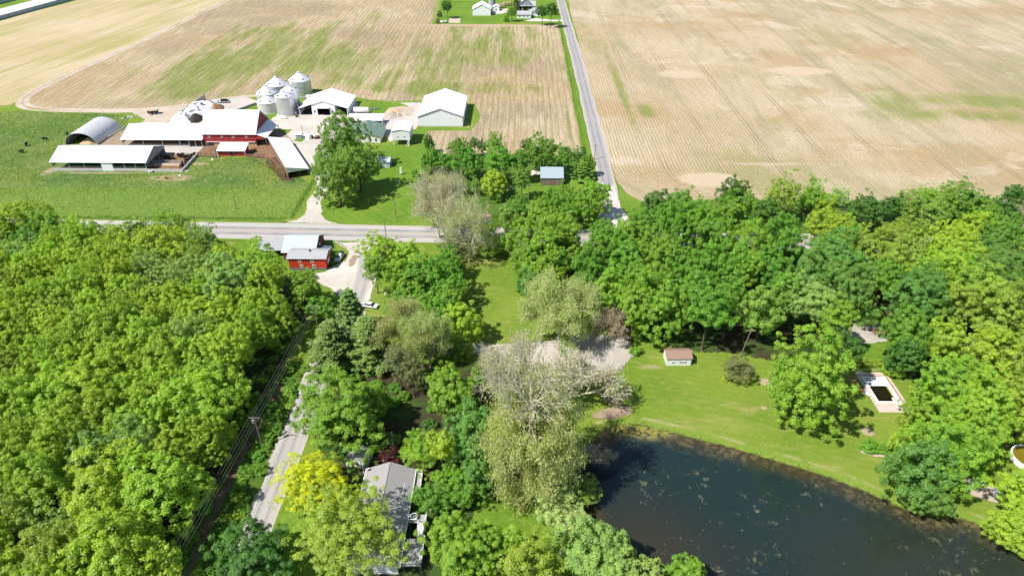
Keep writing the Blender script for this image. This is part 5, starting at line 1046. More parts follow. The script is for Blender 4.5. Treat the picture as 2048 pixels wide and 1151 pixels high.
gable(t2,10.8,12.2,3.15,6.0,m_redend,m_ggrey,'x',.45); MB().box(5.4,5.46,4.5,7.5,.1,2.9).build('door',m_trim,t2); MB().slab([(5.5,1.2,3.1),(10.2,1.2,2.6),(10.2,5.2,2.6),(5.5,5.2,3.1)],.12).build('porch_roof',m_dkroof,t2); posts(t2,[(9.9,1.4),(9.9,5)],2.4,.09)
MB().slab([(-16.2,1.5,2.5),(-5.6,1.5,3.0),(-5.6,9.6,3.0),(-16.2,9.6,2.5)],.13).build('carport_roof',m_grey,t2); posts(t2,[(-15.8,1.8),(-15.8,9.2),(-10,1.8),(-10,9.2)],2.4,.1); MB().box(-15.9,-5.5,9.3,9.4,0,2.4).build('carport_wall',m_redend,t2)
for k,(x,y,r) in enumerate([(-61.6,199.6,1.5),(-62.4,197.8,1.1),(-62.2,194.5,1.0)]): tree_at(x,y,r,r*1.3,'h','M',['round dark shrub at the porch corner of the red house','low shrub below the porch corner of the red house','shrub against the gable wall of the red house'][k])
t=thing('brush_pile','brown brush pile on the lawn at the corner of the wood','brush',(-99,196,0),.9); heap('heap',m_tan,t,0,0,3.4,1.3,.9,21); rg=np.random.default_rng(3); b=MB()
for k in range(40): p=Vector((rg.normal()*1.8,rg.normal()*.7,.4+rg.random()*.5)); b.tube(p,p+Vector((rg.normal(),rg.normal()*.7,rg.normal()*.25)),.04,.02,3)
b.build('branches',m_plank,t)
# weathered barn in the copse
t=thing('weathered_barn','weathered wooden barn with pale blue-grey metal roof in the copse by the county road','barn',(13.1,257.6,0)); gable(t,9,10,3.4,6.0,m_wood,m_blue,'x',.3,rx=.48); MB().box(-.9,1.1,-.06,-.01,.05,2.4).build('door',m_plank,t)
# ------------------------------------------------------------------ ranch cottage with decks
t=thing('ranch_cottage','long cottage with grey shingle roof and white gutters in the foreground garden','house',(-28.1,80,0))
prof=[(-4.9,0),(4.9,0),(4.9,3.0),(0,5.0),(-4.9,3.0)]
MB().prism(prof,0,23.4,axis=1).build('wall',m_cream,t); b=MB()
for s in(-1,1): b.slab([(s*5.5,-.5,2.95),(0,-.5,5.2),(0,23.9,5.2),(s*5.5,23.9,2.95)],.16)
b.build('roof',m_shing,t); MB().tube((0,-.5,5.22),(0,23.9,5.22),.09,.09,6).build('ridge_cap',m_shing,t)
for s in(-1,1): MB().box(s*5.56-.07,s*5.56+.07,-.5,23.9,2.78,2.96).build('gutter',m_trim,t)
for y in(3,8,13.4,19): win(t,4.9,y,1.0,1.2,1.1,'e')
for x_,y_ in((1.6,12.4),(2.9,16.5)): MB().tube((x_,y_,3.5),(x_,y_,4.75-.0*x_),.14,.14,8).build('roof_vent',m_trim,t)
b=MB(); b.tube((-2.6,17,4.1),(-2.9,17.2,5.4),.04).tube((-3.4,17.6,5.3),(-2.2,16.8,5.5),.03).tube((3.6,15,3.6),(3.9,18.5,4.7),.04); b.build('aerial',m_trim,t)
o=MB().lathe([(.02,.0),(.3,.05),(.55,.22)],16).build('satellite_dish',m_trim,t,True); o.location=(-4.9,23,3.6); o.rotation_euler=(R_(-40),0,.6)
m_deck=siding('grey_deck_boards',(.34,.325,.31),.16,.15,1,.85,.6)
def deck(root,x0,x1,y0,y1,z,rail,nm='deck'):
    d=MB().box(x0,x1,y0,y1,z-.18,z).build(nm,m_deck,root)
    r=MB()
    for a,b_ in rail:
        v=Vector((b_[0]-a[0],b_[1]-a[1],0)); L_=v.length; r.tube((*a,z+1),(*b_,z+1),.07,.07,4); r.tube((*a,z+.15),(*b_,z+.15),.05,.05,4); k=int(L_/.28)
        for i in range(k+1): p=(a[0]+v.x*i/k,a[1]+v.y*i/k); r.tube((*p,z),(*p,z+1),.035,.035,4)
    r.build('railing',m_trim,d)
    for x in(x0+.2,x1-.2):
        for y in(y0+.2,y1-.2): MB().box(x-.09,x+.09,y-.09,y+.09,0,z-.18).build('deck_post',m_wood,d)
deck(t,5.6,9.4,.6,6.8,1.8,[((5.6,.6),(8.6,.6)),((8.6,.6),(9.4,1.6)),((9.4,1.6),(9.4,6.8)),((9.4,6.8),(8.6,6.8))]); deck(t,5.6,9.2,10.2,12.2,2.4,[((9.2,10.2),(9.2,12.2)),((5.6,10.2),(7.6,10.2))],'landing'); deck(t,5.5,7.0,19,23.2,2.3,[((5.5,23.2),(7,23.2)),((7,19),(7,23.2))],'side_porch')
b=MB()
for i in range(10): f=i/9; b.box(7.8,8.9,6.9+f*3.1,7.25+f*3.1,1.75+f*.6-.06,1.75+f*.6)
b.tube((7.75,6.9,2.5),(7.75,10.2,3.2),.07,.07,4).tube((8.95,6.9,2.5),(8.95,10.2,3.2),.07,.07,4); b.build('stair',m_trim,t)
t=thing('hot_tub','round dark spa tub on the upper landing beside the cottage','tub',(-21.4,91.2,2.42)); MB().lathe([(.02,0),(.75,0),(.8,.7),(.65,.7),(.62,.45),(.02,.42)],18).build('shell',m_dkroof,t); MB().lathe([(.66,.7),(.82,.7),(.82,.78),(.66,.78)],18).build('rim',m_trim,t)
t=thing('porch_chair','pair-less white chair on the sunny edge of the cottage deck','chair',(-19.3,83.6,1.8),1.8); MB().box(-.28,.28,-.28,.28,.4,.46).build('seat',m_trim,t); MB().box(-.28,.28,.24,.3,.46,1).build('backrest',m_trim,t)
for x in(-.24,.24):
    for y in(-.24,.24): MB().box(x-.03,x+.03,y-.03,y+.03,0,.4).build('leg',m_trim,t)
t=thing('white_shed','small white shed with half-timber front beside the cottage roof','shed',(-37,106.6,0),R_(-8)); gable(t,4.2,4,2.3,3.2,m_cream,m_shing,'y',.25); b=MB()
for x in(-1.5,-.5,.6,1.5): b.box(x-.06,x+.06,-.06,-.01,.1,2.4)
b.box(-1.8,1.8,-.06,-.012,1.2,1.32).build('timber_frame',m_blk,t)
t=thing('leaning_board','tall white board fence section beside the half-timbered shed','fence',(-34.2,107.5,0),R_(-12)); MB().box(-.06,.06,-2.5,2.5,0,2.6).build('panel',m_trim,t); posts(t,[(0,-2.5),(0,2.5)],2.8,.09)
# white garden shed on the pond lawn
t=thing('garden_cabin','white cabin with brown shingle roof and red-shuttered windows on the pond lawn','shed',(43.4,143.7,0),R_(2)); 
MB().prism([(0,0),(4.2,0),(4.2,2.5),(2.1,3.5),(0,2.45)],-3.3,3.3,axis=0).build('wall',m_wside,t); b=MB(); b.slab([(-3.6,-.25,2.5),(3.6,-.25,2.5),(3.6,2.1,3.66),(-3.6,2.1,3.66)],.12); b.slab([(-3.6,2.1,3.66),(3.6,2.1,3.66),(3.6,4.5,2.5),(-3.6,4.5,2.5)],.12); b.build('roof',m_brsh,t)
win(t,-1.6,0,1.0,.7,.45); o=win(t,1.1,0,1.0,1.0,.45)
for x in(.35,1.85): MB().box(x-.14,x+.14,-.07,-.02,.9,1.55).build('shutter',m_rust,t)
MB().box(2.4,3.1,-.05,-.01,.05,1.9).build('door',m_trim,t)
# ------------------------------------------------------------------ rectangular pool, round pool, patio
t=thing('swimming_pool','rectangular in-ground pool with pale pink deck, half drained with dark water','pool',(90.4,126.2,0))
sh=lambda y:y*.045          # the deck leans a little east
X0,X1,Y0,Y1=1.1,6.4,3.8,12.9; W0,W1=0,8.0
b=MB()
def ring(zt,zb,o,i): 
    b.box(o[0],i[0],o[2],o[3],zb,zt).box(i[1],o[1],o[2],o[3],zb,zt).box(i[0],i[1],o[2],i[2],zb,zt).box(i[0],i[1],i[3],o[3],zb,zt)
ring(.14,0,(-.3,8.1,0,15.2),(X0,X1,Y0,Y1)); b.build('deck',m_pinkdeck,t)
b=MB(); ring(.32,.145,(X0-.45,X1+.45,Y0-.45,Y1+.45),(X0,X1,Y0,Y1)); b.build('coping',m_trim,t)
m_pliner=simple('pool_liner',(.50,.56,.56),.6,.15,.6,stain=(.25,.32,.30)); m_pw=simple('murky_pool_water',(.012,.010,.005),.08,.3,.4,spec=.5)
MB().box(X0+.01,X1-.01,Y0+.01,Y1-.01,.012,.03).build('liner',m_pliner,t); MB().box(X0+.03,X1-.9,Y0+.03,Y0+6.0,.035,.08).build('water',m_pw,t); MB().hexa([(X1-.9,Y0+.03,.035),(X1-.5,Y0+.03,.035),(X1-.5,Y0+6,.035),(X1-.9,Y0+6,.035)],[(X1-.9,Y0+.03,.078),(X1-.5,Y0+.03,.05),(X1-.5,Y0+6,.05),(X1-.9,Y0+6,.078)]).build('algae_edge',simple('yellow_algae',(.30,.22,.02),.6),t)
MB().box(X1+.5,X1+1.0,Y0+.5,Y1+.4,.145,.17).box(X0+.2,X1-.2,Y1+.5,Y1+1.0,.145,.17).build('flower_border',m_brick,t)
d=MB().box(4.6,5.15,.9,4.7,.62,.7).build('diving_board',m_trim,t); MB().box(4.65,5.1,1.1,1.5,.14,.62).build('board_stand',m_steel,d)
b=MB(); 
for y in np.arange(0,13.5,1.6): b.tube((-.5,y+2,0),(-.5,y+2,1.1),.03,.03,4)
b.tube((-.5,2,1.1),(-.5,14.8,1.1),.025,.025,4).tube((-.5,14.8,1.1),(8,15.4,1.1),.025,.025,4); b.build('fence_rail',m_trim,t); t.rotation_euler[2]=R_(0)
t=thing('pool_chair','white lounge chair on the left edge of the rectangular pool deck','chair',(89.6,132.6,.14),.5); MB().hexa([(-.35,-.9,.3),(.35,-.9,.3),(.35,.3,.3),(-.35,.3,.3)],[(-.35,-.9,.36),(.35,-.9,.36),(.35,.3,.36),(-.35,.3,.36)]).build('seat',m_trim,t); MB().hexa([(-.35,.3,.3),(.35,.3,.3),(.35,.9,.85),(-.35,.9,.85)],[(-.35,.25,.36),(.35,.25,.36),(.35,.85,.91),(-.35,.85,.91)]).build('backrest',m_trim,t)
for x in(-.3,.3):
    for y in(-.8,.2): MB().box(x-.03,x+.03,y-.03,y+.03,0,.3).build('leg',m_trim,t)
t=thing('flower_bed','red-flowered bed along the left edge of the pool deck','flower bed',(88.9,136.3,0),R_(14)); MB().box(-.5,.5,-3.5,3.5,0,.1).build('soil',m_brick,t); 
for k in range(9): heap('flower_clump',m_rust if k%3 else M['leaves'],t,trg.uniform(-.3,.3),-3.2+k*.8,.35,.35,.45,30+k,10,4)
t=thing('round_pool','round above-ground pool with white wall and olive-green water at the right picture edge','pool',(117.6,110.6,0)); MB().lathe([(3.9,0),(3.9,1.25),(4.05,1.25),(4.05,1.33),(3.7,1.33),(3.7,0.1)],40).build('pool_wall',m_trim,t,False); MB().lathe([(3.7,1.05),(.02,1.05)],40).build('water',simple('olive_pool_water',(.17,.13,.012),.06,.25,.35,spec=.5),t)
for k in range(12): a=k*.5236; MB().box(-.06,.06,-.06,.06,0,1.3).build('upright',m_trim,t).location=(3.98*math.cos(a),3.98*math.sin(a),0)
t=thing('play_frame','blue and white swing frame with slide on the sand patch by the pond','play frame',(101.6,101.8,0),R_(-20))
b=MB(); 
for x in(-2.4,2.4): b.tube((x,-1.1,0),(x,0,2.2),.09,.09,6).tube((x,1.1,0),(x,0,2.2),.09,.09,6)
b.build('a_frame',m_blueplas,t); MB().tube((-2.6,0,2.2),(2.6,0,2.2),.1,.1,6).build('top_bar',m_trim,t)
for x in(-1.2,.2): MB().box(x-.3,x+.3,-.12,.12,.5,.56).tube((x-.28,0,.55),(x-.28,0,2.2),.03,.03,4).tube((x+.28,0,.55),(x+.28,0,2.2),.03,.03,4).build('swing',m_wood,t)
MB().hexa([(2.5,-.4,1.5),(2.5,.4,1.5),(4.6,.4,.1),(4.6,-.4,.1)],[(2.5,-.4,1.6),(2.5,.4,1.6),(4.6,.4,.2),(4.6,-.4,.2)]).build('slide',m_trim,t)
t=thing('stone','pale boulder on the grass right of the sand patch','stone',(108.3,103.2,0)); heap('rock',m_conc,t,0,0,.8,.6,.5,41,12,4)
t=thing('wagon','rust-red open farm wagon parked on the patio','wagon',(104.3,158.4,0),R_(4)); MB().box(-2.1,2.1,-.85,-.77,.75,1.35).box(-2.1,2.1,.77,.85,.75,1.35).box(-2.1,-2.02,-.77,.77,.75,1.35).box(2.02,2.1,-.77,.77,.75,1.35).build('side_board',m_rust,t); MB().box(-2.1,2.1,-.84,.84,.65,.75).build('bed',m_wood,t)
for x in(-1.4,1.4):
    for y in(-.95,.95): MB().tube((x,y-.1,.4),(x,y+.1,.4),.4,.4,14).build('wheel',m_conc,t)
MB().tube((-2.1,0,.5),(-3.4,0,.3),.05).build('drawbar',m_steel,t)
t=thing('patio_table','pale rectangular picnic table behind the rust-red wagon','table',(103.9,160.6,0),R_(10)); MB().box(-.9,.9,-.45,.45,.7,.77).build('tabletop',m_trim,t); MB().box(-.9,.9,-.95,-.65,.42,.47).build('bench',m_trim,t); MB().box(-.9,.9,.65,.95,.42,.47).build('bench',m_trim,t); MB().box(-.7,-.6,-.8,.8,0,.7).build('leg',m_trim,t); MB().box(.6,.7,-.8,.8,0,.7).build('leg',m_trim,t)
t=thing('covered_grill','blue-grey covered grill at the shaded left end of the patio','grill',(95.4,161.5,0)); MB().hexa([(-.6,-.4,0),(.6,-.4,0),(.6,.4,0),(-.6,.4,0)],[(-.5,-.3,1.1),(.5,-.3,1.1),(.5,.3,1.1),(-.5,.3,1.1)]).build('cover',m_blueplas,t); MB().box(-1,-.6,-.25,.25,.8,.84).build('side_shelf',m_steel,t)
# ------------------------------------------------------------------ pens, fences, stock
t=thing('pen_wall','low white concrete wall round the corner of the cattle pen','wall',(-144.3,269.4,0)); MB().box(-16,.2,-.15,.15,0,1.2).hexa([(-.2,.15,0),(.2,.15,0),(-.6,18,0),(-1,18,0)],[(-.2,.15,1.2),(.2,.15,1.2),(-.6,18,1.2),(-1,18,1.2)]).build('slab',m_conc,t); MB().box(.1,2.2,.2,.5,0,.5).build('footing',m_conc,t)
t=thing('pen_fence','grey steel pipe fence across the middle of the cattle pen','fence',(-160,278.5,0)); b=MB()
for z in(.5,.95,1.4): b.tube((0,0,z),(13.5,0,z),.06,.06,5)
b.build('rails',m_steel,t)
for x in range(0,15,3): MB().tube((x*.96,0,0),(x*.96,0,1.55),.09,.09,6).build('post',m_steel,t)
t=thing('feed_bunk','low tan concrete feed bunk in the cattle pen','feed bunk',(-153.5,275.8,0)); MB().box(-6,6,-.6,.6,0,.5).build('trough',m_straw,t); MB().box(-6,6,.6,.75,0,.9).build('back_board',m_conc,t)
t=thing('barnyard_fence','brown plank fence curving round the barnyard below the red shed','fence',(0,0,0)); pl=[(-146,287.2),(-138,285.6),(-135.6,285.2)]; pl2=[(-122.6,285.4),(-114,284.6),(-108.5,280),(-103,272.5),(-98.6,264)]
b=MB(); 
for P_ in(pl,pl2):
    for (a,c),(e,f) in zip(P_,P_[1:]):
        for z in(.35,.75,1.15,1.5): b.hexa([(a,c-.04,z),(e,f-.04,z),(e,f+.04,z),(a,c+.04,z)],[(a,c-.04,z+.22),(e,f-.04,z+.22),(e,f+.04,z+.22),(a,c+.04,z+.22)])
b.build('boards',m_plank,t)
for P_ in(pl,pl2):
    for q in dense(P_+[P_[-1]],2.4)[:-1]: MB().box(q[0]-.09,q[0]+.09,q[1]-.09,q[1]+.09,0,1.9).build('post',m_plank,t)
t=thing('barrel','round white lick tub at the corner of the cattle shed','tub',(-157.8,268.8,0)); MB().lathe([(.02,0),(.8,0),(.95,.8),(.8,.8),(.75,.3),(.02,.25)],18).build('tub',m_trim,t); MB().lathe([(.95,.74),(1.0,.78),(.95,.84)],18).build('rim',m_trim,t)
t=thing('bucket','small red bucket on the bare patch in front of the cattle pen','bucket',(-148.2,262.2,0)); MB().lathe([(.02,0),(.45,0),(.6,.7),(.5,.7),(.4,.15),(.02,.12)],14).build('bucket',m_rust,t); MB().tube((-.55,0,.7),(0,0,1.0),.03).tube((.55,0,.7),(0,0,1.0),.03).build('handle',m_steel,t)
for i,(px,py,lb) in enumerate([(373,323,'white block on the grass right of the pen wall'),(425,320,'white plastic bag on the weedy grass below the small red shed'),(360,352,'white pail on the bare ground below the pen wall')]):
    x,y=G(px,py); t=thing('salt_block',lb,'block',(x,y,0)); MB().hexa([(-.5,-.4,0),(.5,-.4,0),(.5,.4,0),(-.5,.4,0)],[(-.4,-.3,.5),(.4,-.3,.5),(.4,.3,.5),(-.4,.3,.5)]).build('block',m_trim,t)
def cow_mesh():
    bm=bmesh.new(); me=bpy.data.meshes.new('cow'); 
    V=[(0,0,1.15),(.55,0,1.18),(-.55,0,1.17),(-.8,0,1.2),(.85,0,1.35),(1.15,0,1.45),(1.42,0,1.32), # spine, neck, head, muzzle
       (.55,.2,.75),(.55,.22,.38),(.58,.22,.04),(.55,-.2,.75),(.52,-.22,.38),(.5,-.22,.04),
       (-.62,.2,.75),(-.72,.22,.42),(-.66,.22,.04),(-.62,-.2,.75),(-.72,-.22,.42),(-.62,-.22,.04),(-.92,0,1.05),(-.98,0,.5),(1.12,.22,1.5),(1.12,-.22,1.5)]
    E=[(0,1),(0,2),(2,3),(1,4),(4,5),(5,6),(1,7),(7,8),(8,9),(1,10),(10,11),(11,12),(2,13),(13,14),(14,15),(2,16),(16,17),(17,18),(3,19),(19,20),(5,21),(5,22)]
    Rr=[.40,.37,.36,.26,.24,.17,.11,.15,.09,.08,.15,.09,.08,.17,.10,.08,.17,.10,.08,.05,.035,.05,.05]
    me.from_pydata(V,E,[]); o=bpy.data.objects.new('cow_src',me); col.objects.link(o)
    sk=o.modifiers.new('s','SKIN'); sk.use_smooth_shade=True
    for i,r in enumerate(Rr): me.skin_vertices[0].data[i].radius=(r,r)
    me.skin_vertices[0].data[0].use_root=True; ss=o.modifiers.new('u','SUBSURF'); ss.levels=1; ss.render_levels=1
    dg=bpy.context.evaluated_depsgraph_get(); m2=bpy.data.meshes.new_from_object(o.evaluated_get(dg)); bpy.data.objects.remove(o); m2.name='cow'; m2.materials.clear(); m2.materials.append(m_cow); return m2
cm=cow_mesh()
def cow(x,y,rz,label,group=None):
    o=bpy.data.objects.new('cow',cm); col.objects.link(o); o.location=(x,y,.03); o.rotation_euler[2]=rz; o.scale=(1.15,1.15,1.1); return tag(o,label,'cow',group)
for i,(px,py,lb) in enumerate([(44,306,'black cow standing nearest the cattle shed corner in the pasture'),(54,292,'black cow in the pasture between two others'),(91,281,'black cow in the pasture nearest the arched barn'),(136,271,'black cow at the left flank of the arched barn')]): x,y=G(px,py); cow(x,y,i*1.7,lb)
cr=random.Random(4)
for i in range(9): cow(-157+i*1.35,283.5+cr.uniform(-1.6,1.8)+i*.22,cr.uniform(0,6.2),'black cow crowded in the cattle pen behind the steel fence','cows crowded in the cattle pen')
for i in range(6): cow(-146.8+cr.uniform(-.7,.4),274+i*2.1,1.57+cr.uniform(-.6,.6),'black cow along the slanting wall side of the cattle pen','cows along the cattle pen wall')
cow(-121,291,.4,'black cow in the barnyard right of the small red shed'); cow(-137,289.5,2.5,'black cow in the barnyard left of the small red shed')
# ------------------------------------------------------------------ vehicles
def wheels(t,xs,ys,r,w=.22):
    for x in xs:
        for y in ys:
            o=MB().tube((x,y-w/2,r),(x,y+w/2,r),r,r,18).build('wheel',m_tyre,t); MB().tube((x,y-w/2-.01,r),(x,y+w/2+.01,r),r*.58,r*.58,12).build('rim',m_steel,o)
def loft(prof,half,taper): # side profile (x,z) widened by half(z) -> solid
    n=len(prof); vs=[(x,-half(z),z) for x,z in prof]+[(x,half(z),z) for x,z in prof]
    return MB().add(vs,[tuple(range(n)),tuple(range(2*n-1,n-1,-1))]+[(i,i+n,(i+1)%n+n,(i+1)%n) for i in range(n)])
t=thing('pickup_truck','silver pickup truck with dark covered bed parked beside the red house','pickup',(-61.1,198.6,0),R_(-97))
loft([(-2.7,.45),(2.7,.45),(2.75,.8),(2.6,1.02),(1.35,1.12),(1.1,1.15),(-2.7,1.12)],lambda z:.97 if z<1.05 else .9,0).build('body',m_silver,t)
loft([(1.2,1.13),(.55,1.72),(-.75,1.76),(-.95,1.13)],lambda z:.88 if z<1.2 else .70,0).build('cab',m_silver,t)
loft([(-1.0,1.13),(-1.0,1.62),(-2.55,1.6),(-2.7,1.13)],lambda z:.9 if z<1.2 else .74,0).build('bed_cover',m_blk,t)
MB().hexa([(1.22,-.8,1.16),(1.22,.8,1.16),(1.2,.8,1.17),(1.2,-.8,1.17)],[(.62,-.64,1.70),(.62,.64,1.70),(.58,.64,1.70),(.58,-.64,1.70)]).build('windscreen',m_glass,t)
for s in(-1,1):
    MB().box(-.8,.6,s*.89-.02 if s<0 else .87,s*.89+.02 if s<0 else .91,1.2,1.5).build('side_window',m_glass,t); MB().box(2.66,2.75,s*.72-.18,s*.72+.18,.72,.9).build('headlight',m_trim,t)
MB().box(2.74,2.82,-.9,.9,.42,.62).build('bumper',m_steel,t); wheels(t,(-1.75,1.75),(-.9,.9),.4)
t=thing('parked_car','white hatchback with dark windows parked at the edge of the narrow lane','car',(-45.2,170.2,0),R_(-14))
loft([(-2.15,.4),(2.15,.4),(2.2,.72),(2.0,.88),(1.1,.98),(-2.1,1.0),(-2.2,.8)],lambda z:.88 if z<.9 else .82,0).build('body',m_whitep,t)
loft([(1.15,.97),(.35,1.46),(-1.45,1.46),(-2.05,.99)],lambda z:.8 if z<1.05 else .60,0).build('cabin_glass',m_glass,t); MB().hexa([(.38,-.6,1.45),(.38,.6,1.45),(-1.45,.6,1.45),(-1.45,-.6,1.45)],[(.3,-.56,1.5),(.3,.56,1.5),(-1.4,.56,1.5),(-1.4,-.56,1.5)]).build('roof_panel',m_whitep,t)
for s in(-1,1): MB().box(2.08,2.2,s*.62-.2,s*.62+.2,.62,.78).build('headlight',m_trim,t); MB().box(.75,.95,s*.95-.09,s*.95+.09,.95,1.08).build('mirror',m_blk,t)
wheels(t,(-1.35,1.35),(-.82,.82),.33)
t=thing('tractor_spreader','dark old spreader wagon parked on grass beside the field track','spreader',(-189.6,341.6,0),R_(20)); MB().hexa([(-2.4,-1.0,.8),(2.4,-1.0,.8),(2.4,1.0,.8),(-2.4,1.0,.8)],[(-2.6,-1.4,2.0),(2.6,-1.4,2.0),(2.6,1.4,2.0),(-2.6,1.4,2.0)]).build('hopper',m_blk,t); MB().box(-2.2,2.2,-1.1,1.1,2.0,2.05).build('load',m_straw,t); MB().tube((2.4,0,.8),(4.6,0,.5),.09).build('drawbar',m_steel,t); wheels(t,(-1,.6),(-1.2,1.2),.65,.35); MB().box(1.6,2.3,-.9,.9,2.0,2.9).build('headboard',m_trim,t)
t=thing('flatbed_trailer','flatbed trailer with white front and dark machinery on the silage pad','trailer',(-161.3,359.8,0),R_(2)); MB().box(-4.6,4.6,-1.2,1.2,.8,.95).build('deck',m_conc,t); MB().box(-4.5,-1.5,-1.0,1.0,.96,1.5).build('white_load',m_trim,t); MB().box(.3,3.4,-.9,.9,.96,2.0).box(3.6,4.2,-.8,.8,.96,1.6).build('machine_load',m_blk,t); wheels(t,(1.2,2.3),(-1.05,1.05),.42); MB().box(-4.0,-3.8,-.1,.1,0,.8).build('landing_leg',m_steel,t)
t=thing('brush_heap','pale broken concrete rubble at the corner of the pasture and track','rubble',(-199.5,336.5,0)); rg=np.random.default_rng(2)
for k in range(12): s=rg.uniform(.3,.7); x,y=rg.normal(size=2)*1.5; MB().hexa([(x-s,y-s*.6,0),(x+s,y-s*.6,0),(x+s,y+s*.6,0),(x-s,y+s*.6,0)],[(x-s*.6,y-s*.5,s),(x+s*.8,y-s*.4,s*.8),(x+s*.6,y+s*.5,s*.9),(x-s*.7,y+s*.4,s)]).build('chunk',m_conc,t)
# ------------------------------------------------------------------ poles, wires, signs
def upole(x,y,h,label,arm=True,tx=False,lean=0,rz=0,group=None):
    t=thing('utility_pole',label,'utility pole',(x,y,0),rz,group); b=MB(); b.tube((0,0,-.3),(lean*h,0,h),.17,.11,8).build('shaft',m_pole,t)
    if arm:
        a=MB().box(lean*h-1.2,lean*h+1.2,-.07,.07,h-.45,h-.3).build('crossarm',m_pole,t)
        for q in(-1.1,-.4,.4,1.1): MB().tube((lean*h+q,0,h-.3),(lean*h+q,0,h-.08),.05,.04,6).build('insulator',m_trim,a)
    if tx: MB().lathe([(.02,h-1.9),(.28,h-1.9),(.28,h-1.0),(.02,h-.95)],12,cx=lean*h-.45).build('transformer',m_steel,t)
    return t
def wire(name,label,p,q,sag=.8,r=.02,n=10,group=None):
    b=MB(); P=[Vector(p).lerp(Vector(q),i/n)-Vector((0,0,sag*4*(i/n)*(1-i/n))) for i in range(n+1)]
    for a,c in zip(P,P[1:]): b.tube(a,c,r,r,4,False)
    return tag(b.build(name,m_wire),label,'wire',group)
P1=(-56.9,154.3); P2=(-60.3,112.9); P0=(-64.2,66)
upole(*P1,11.6,'tall utility pole at the dark corner of the wood beside the pines',True); upole(*P2,9.6,'utility pole with grey transformer on the bank beside the narrow lane',True,True)
upole(*P0,10,'utility pole of the lane line beyond the bottom picture edge',True)
for k,(q,dz) in enumerate([(-1.1,0),(-.4,-.02),(.4,-.02),(1.1,0)]):
    wire('power_line','power line wire strung along the narrow lane from the transformer pole',(P1[0]+q,P1[1],11.5+dz),(P2[0]+q,P2[1],9.5+dz),.7,group='wires along the narrow lane'); wire('power_line','power line wire strung along the narrow lane from the transformer pole',(P2[0]+q,P2[1],9.5+dz),(P0[0]+q,P0[1],9.9+dz),.7,group='wires along the narrow lane')
for dz in(0,1.1,1.9): wire('power_line','service wire running from the tall corner pole over the pines',(P1[0],P1[1],11.4-dz),(-38,160,10.6-dz),.4,group='service wires over the pines')
wire('power_line','single service wire from the transformer pole across the narrow lane',(P2[0],P2[1],8.6),(-45,112,7),.3)
hp=[]
for x,y,tp,lb in [(-182.7,211.9,8.8,'leaning utility pole at the left picture border on the highway edge'),(-114,211.6,9.0,'utility pole on the highway edge behind the tall airy light green tree'),(-47.0,210.0,8.6,'utility pole on the highway edge above the many-stemmed tree')]: upole(x,y,tp,lb,False,lean=-.01); hp.append((x,y,tp))
for a,c in zip(hp,hp[1:]): wire('power_line','roadside wire along the south edge of the highway',(a[0],a[1],a[2]-.2),(c[0],c[1],c[2]-.2),1.0,group='wires along the highway')
wire('power_line','roadside wire over the highway copse',(hp[2][0],hp[2][1],8.4),(24,214,8.5),1.0)
upole(-188.8,235,5.5,'short utility pole standing in the pasture north of the highway',False); upole(-109.2,235,5.2,'thin pole standing in the rough pasture north of the highway',False); upole(-46.6,228.5,7.0,'thin dark pole on the farm lawn near the highway',False)
upole(30.9,403,6.5,'slim pale pole on the verge halfway up the county road',False); upole(33,285,7,'utility pole at the county road beside the copse trees',True); upole(3.4,240.5,8.5,'pale pole with wires rising among the copse trees',True)
for dz in(.1,.9,1.7): wire('power_line','wire strung through the copse between the pale pole and the sycamores',(3.4,240.5,8.3-dz),(-20,241,8-dz),.4,group='wires through the copse')
upole(61,147.4,9.6,'leaning brown yard pole behind the white cabin on the pond lawn',True,False,.14); upole(-28.9,111.6,6.5,'slim pole behind the maroon tree of the cottage',False)
t=thing('road_sign','round-looking grey back of a road sign at the highway junction','sign',(29.4,226,0)); MB().tube((0,0,0),(0,0,2.4),.045,.045,6).build('post',m_steel,t); b=MB(); vs=[]
for y in(-.02,.02):
    for i in range(8): a=math.pi/8+i*math.pi/4; vs.append((.42*math.cos(a),y,2.3+.42*math.sin(a)))
b.add(vs,[tuple(range(8)),tuple(range(15,7,-1))]+[(i,i+8,(i+1)%8+8,(i+1)%8) for i in range(8)]).build('sign_plate',m_trim,t)
t=thing('windmill_frame','white lattice garden trellis on the farm lawn beside the hedge','trellis',(-50.5,268,0)); b=MB()
for dx,dy in((-.5,-.5),(.5,-.5),(.5,.5),(-.5,.5)): b.tube((dx,dy,0),(dx*.5,dy*.5,3),.05,.05,4)
for z in(.8,1.6,2.4): b.box(-.45,.45,-.45,.45,z,z+.06)
b.build('lattice',m_trim,t); MB().box(-.35,.35,-.35,.35,3,3.08).build('cap',m_trim,t)
t=thing('mail_post','white post at the edge of the farm lawn below the trellis','post',(-49.8,258,0)); MB().box(-.08,.08,-.08,.08,0,1.7).build('shaft',m_trim,t); MB().box(-.3,.3,-.15,.15,1.7,2.0).build('box',m_trim,t)
for i,(px,py,lb) in enumerate([(602,792,'white mailbox beside the narrow lane under the huge maple'),(1205,372,'white mailbox at the county road beside the copse'),(771,594,'white stone lump at the foot of the many-stemmed tree by the lane')]):
    x,y=G(px,py); t=thing('mailbox',lb,'mailbox',(x,y,0)); MB().box(-.06,.06,-.06,.06,0,1.0).build('post',m_wood,t); MB().box(-.22,.22,-.4,.4,1.0,1.45).build('box',m_trim,t)
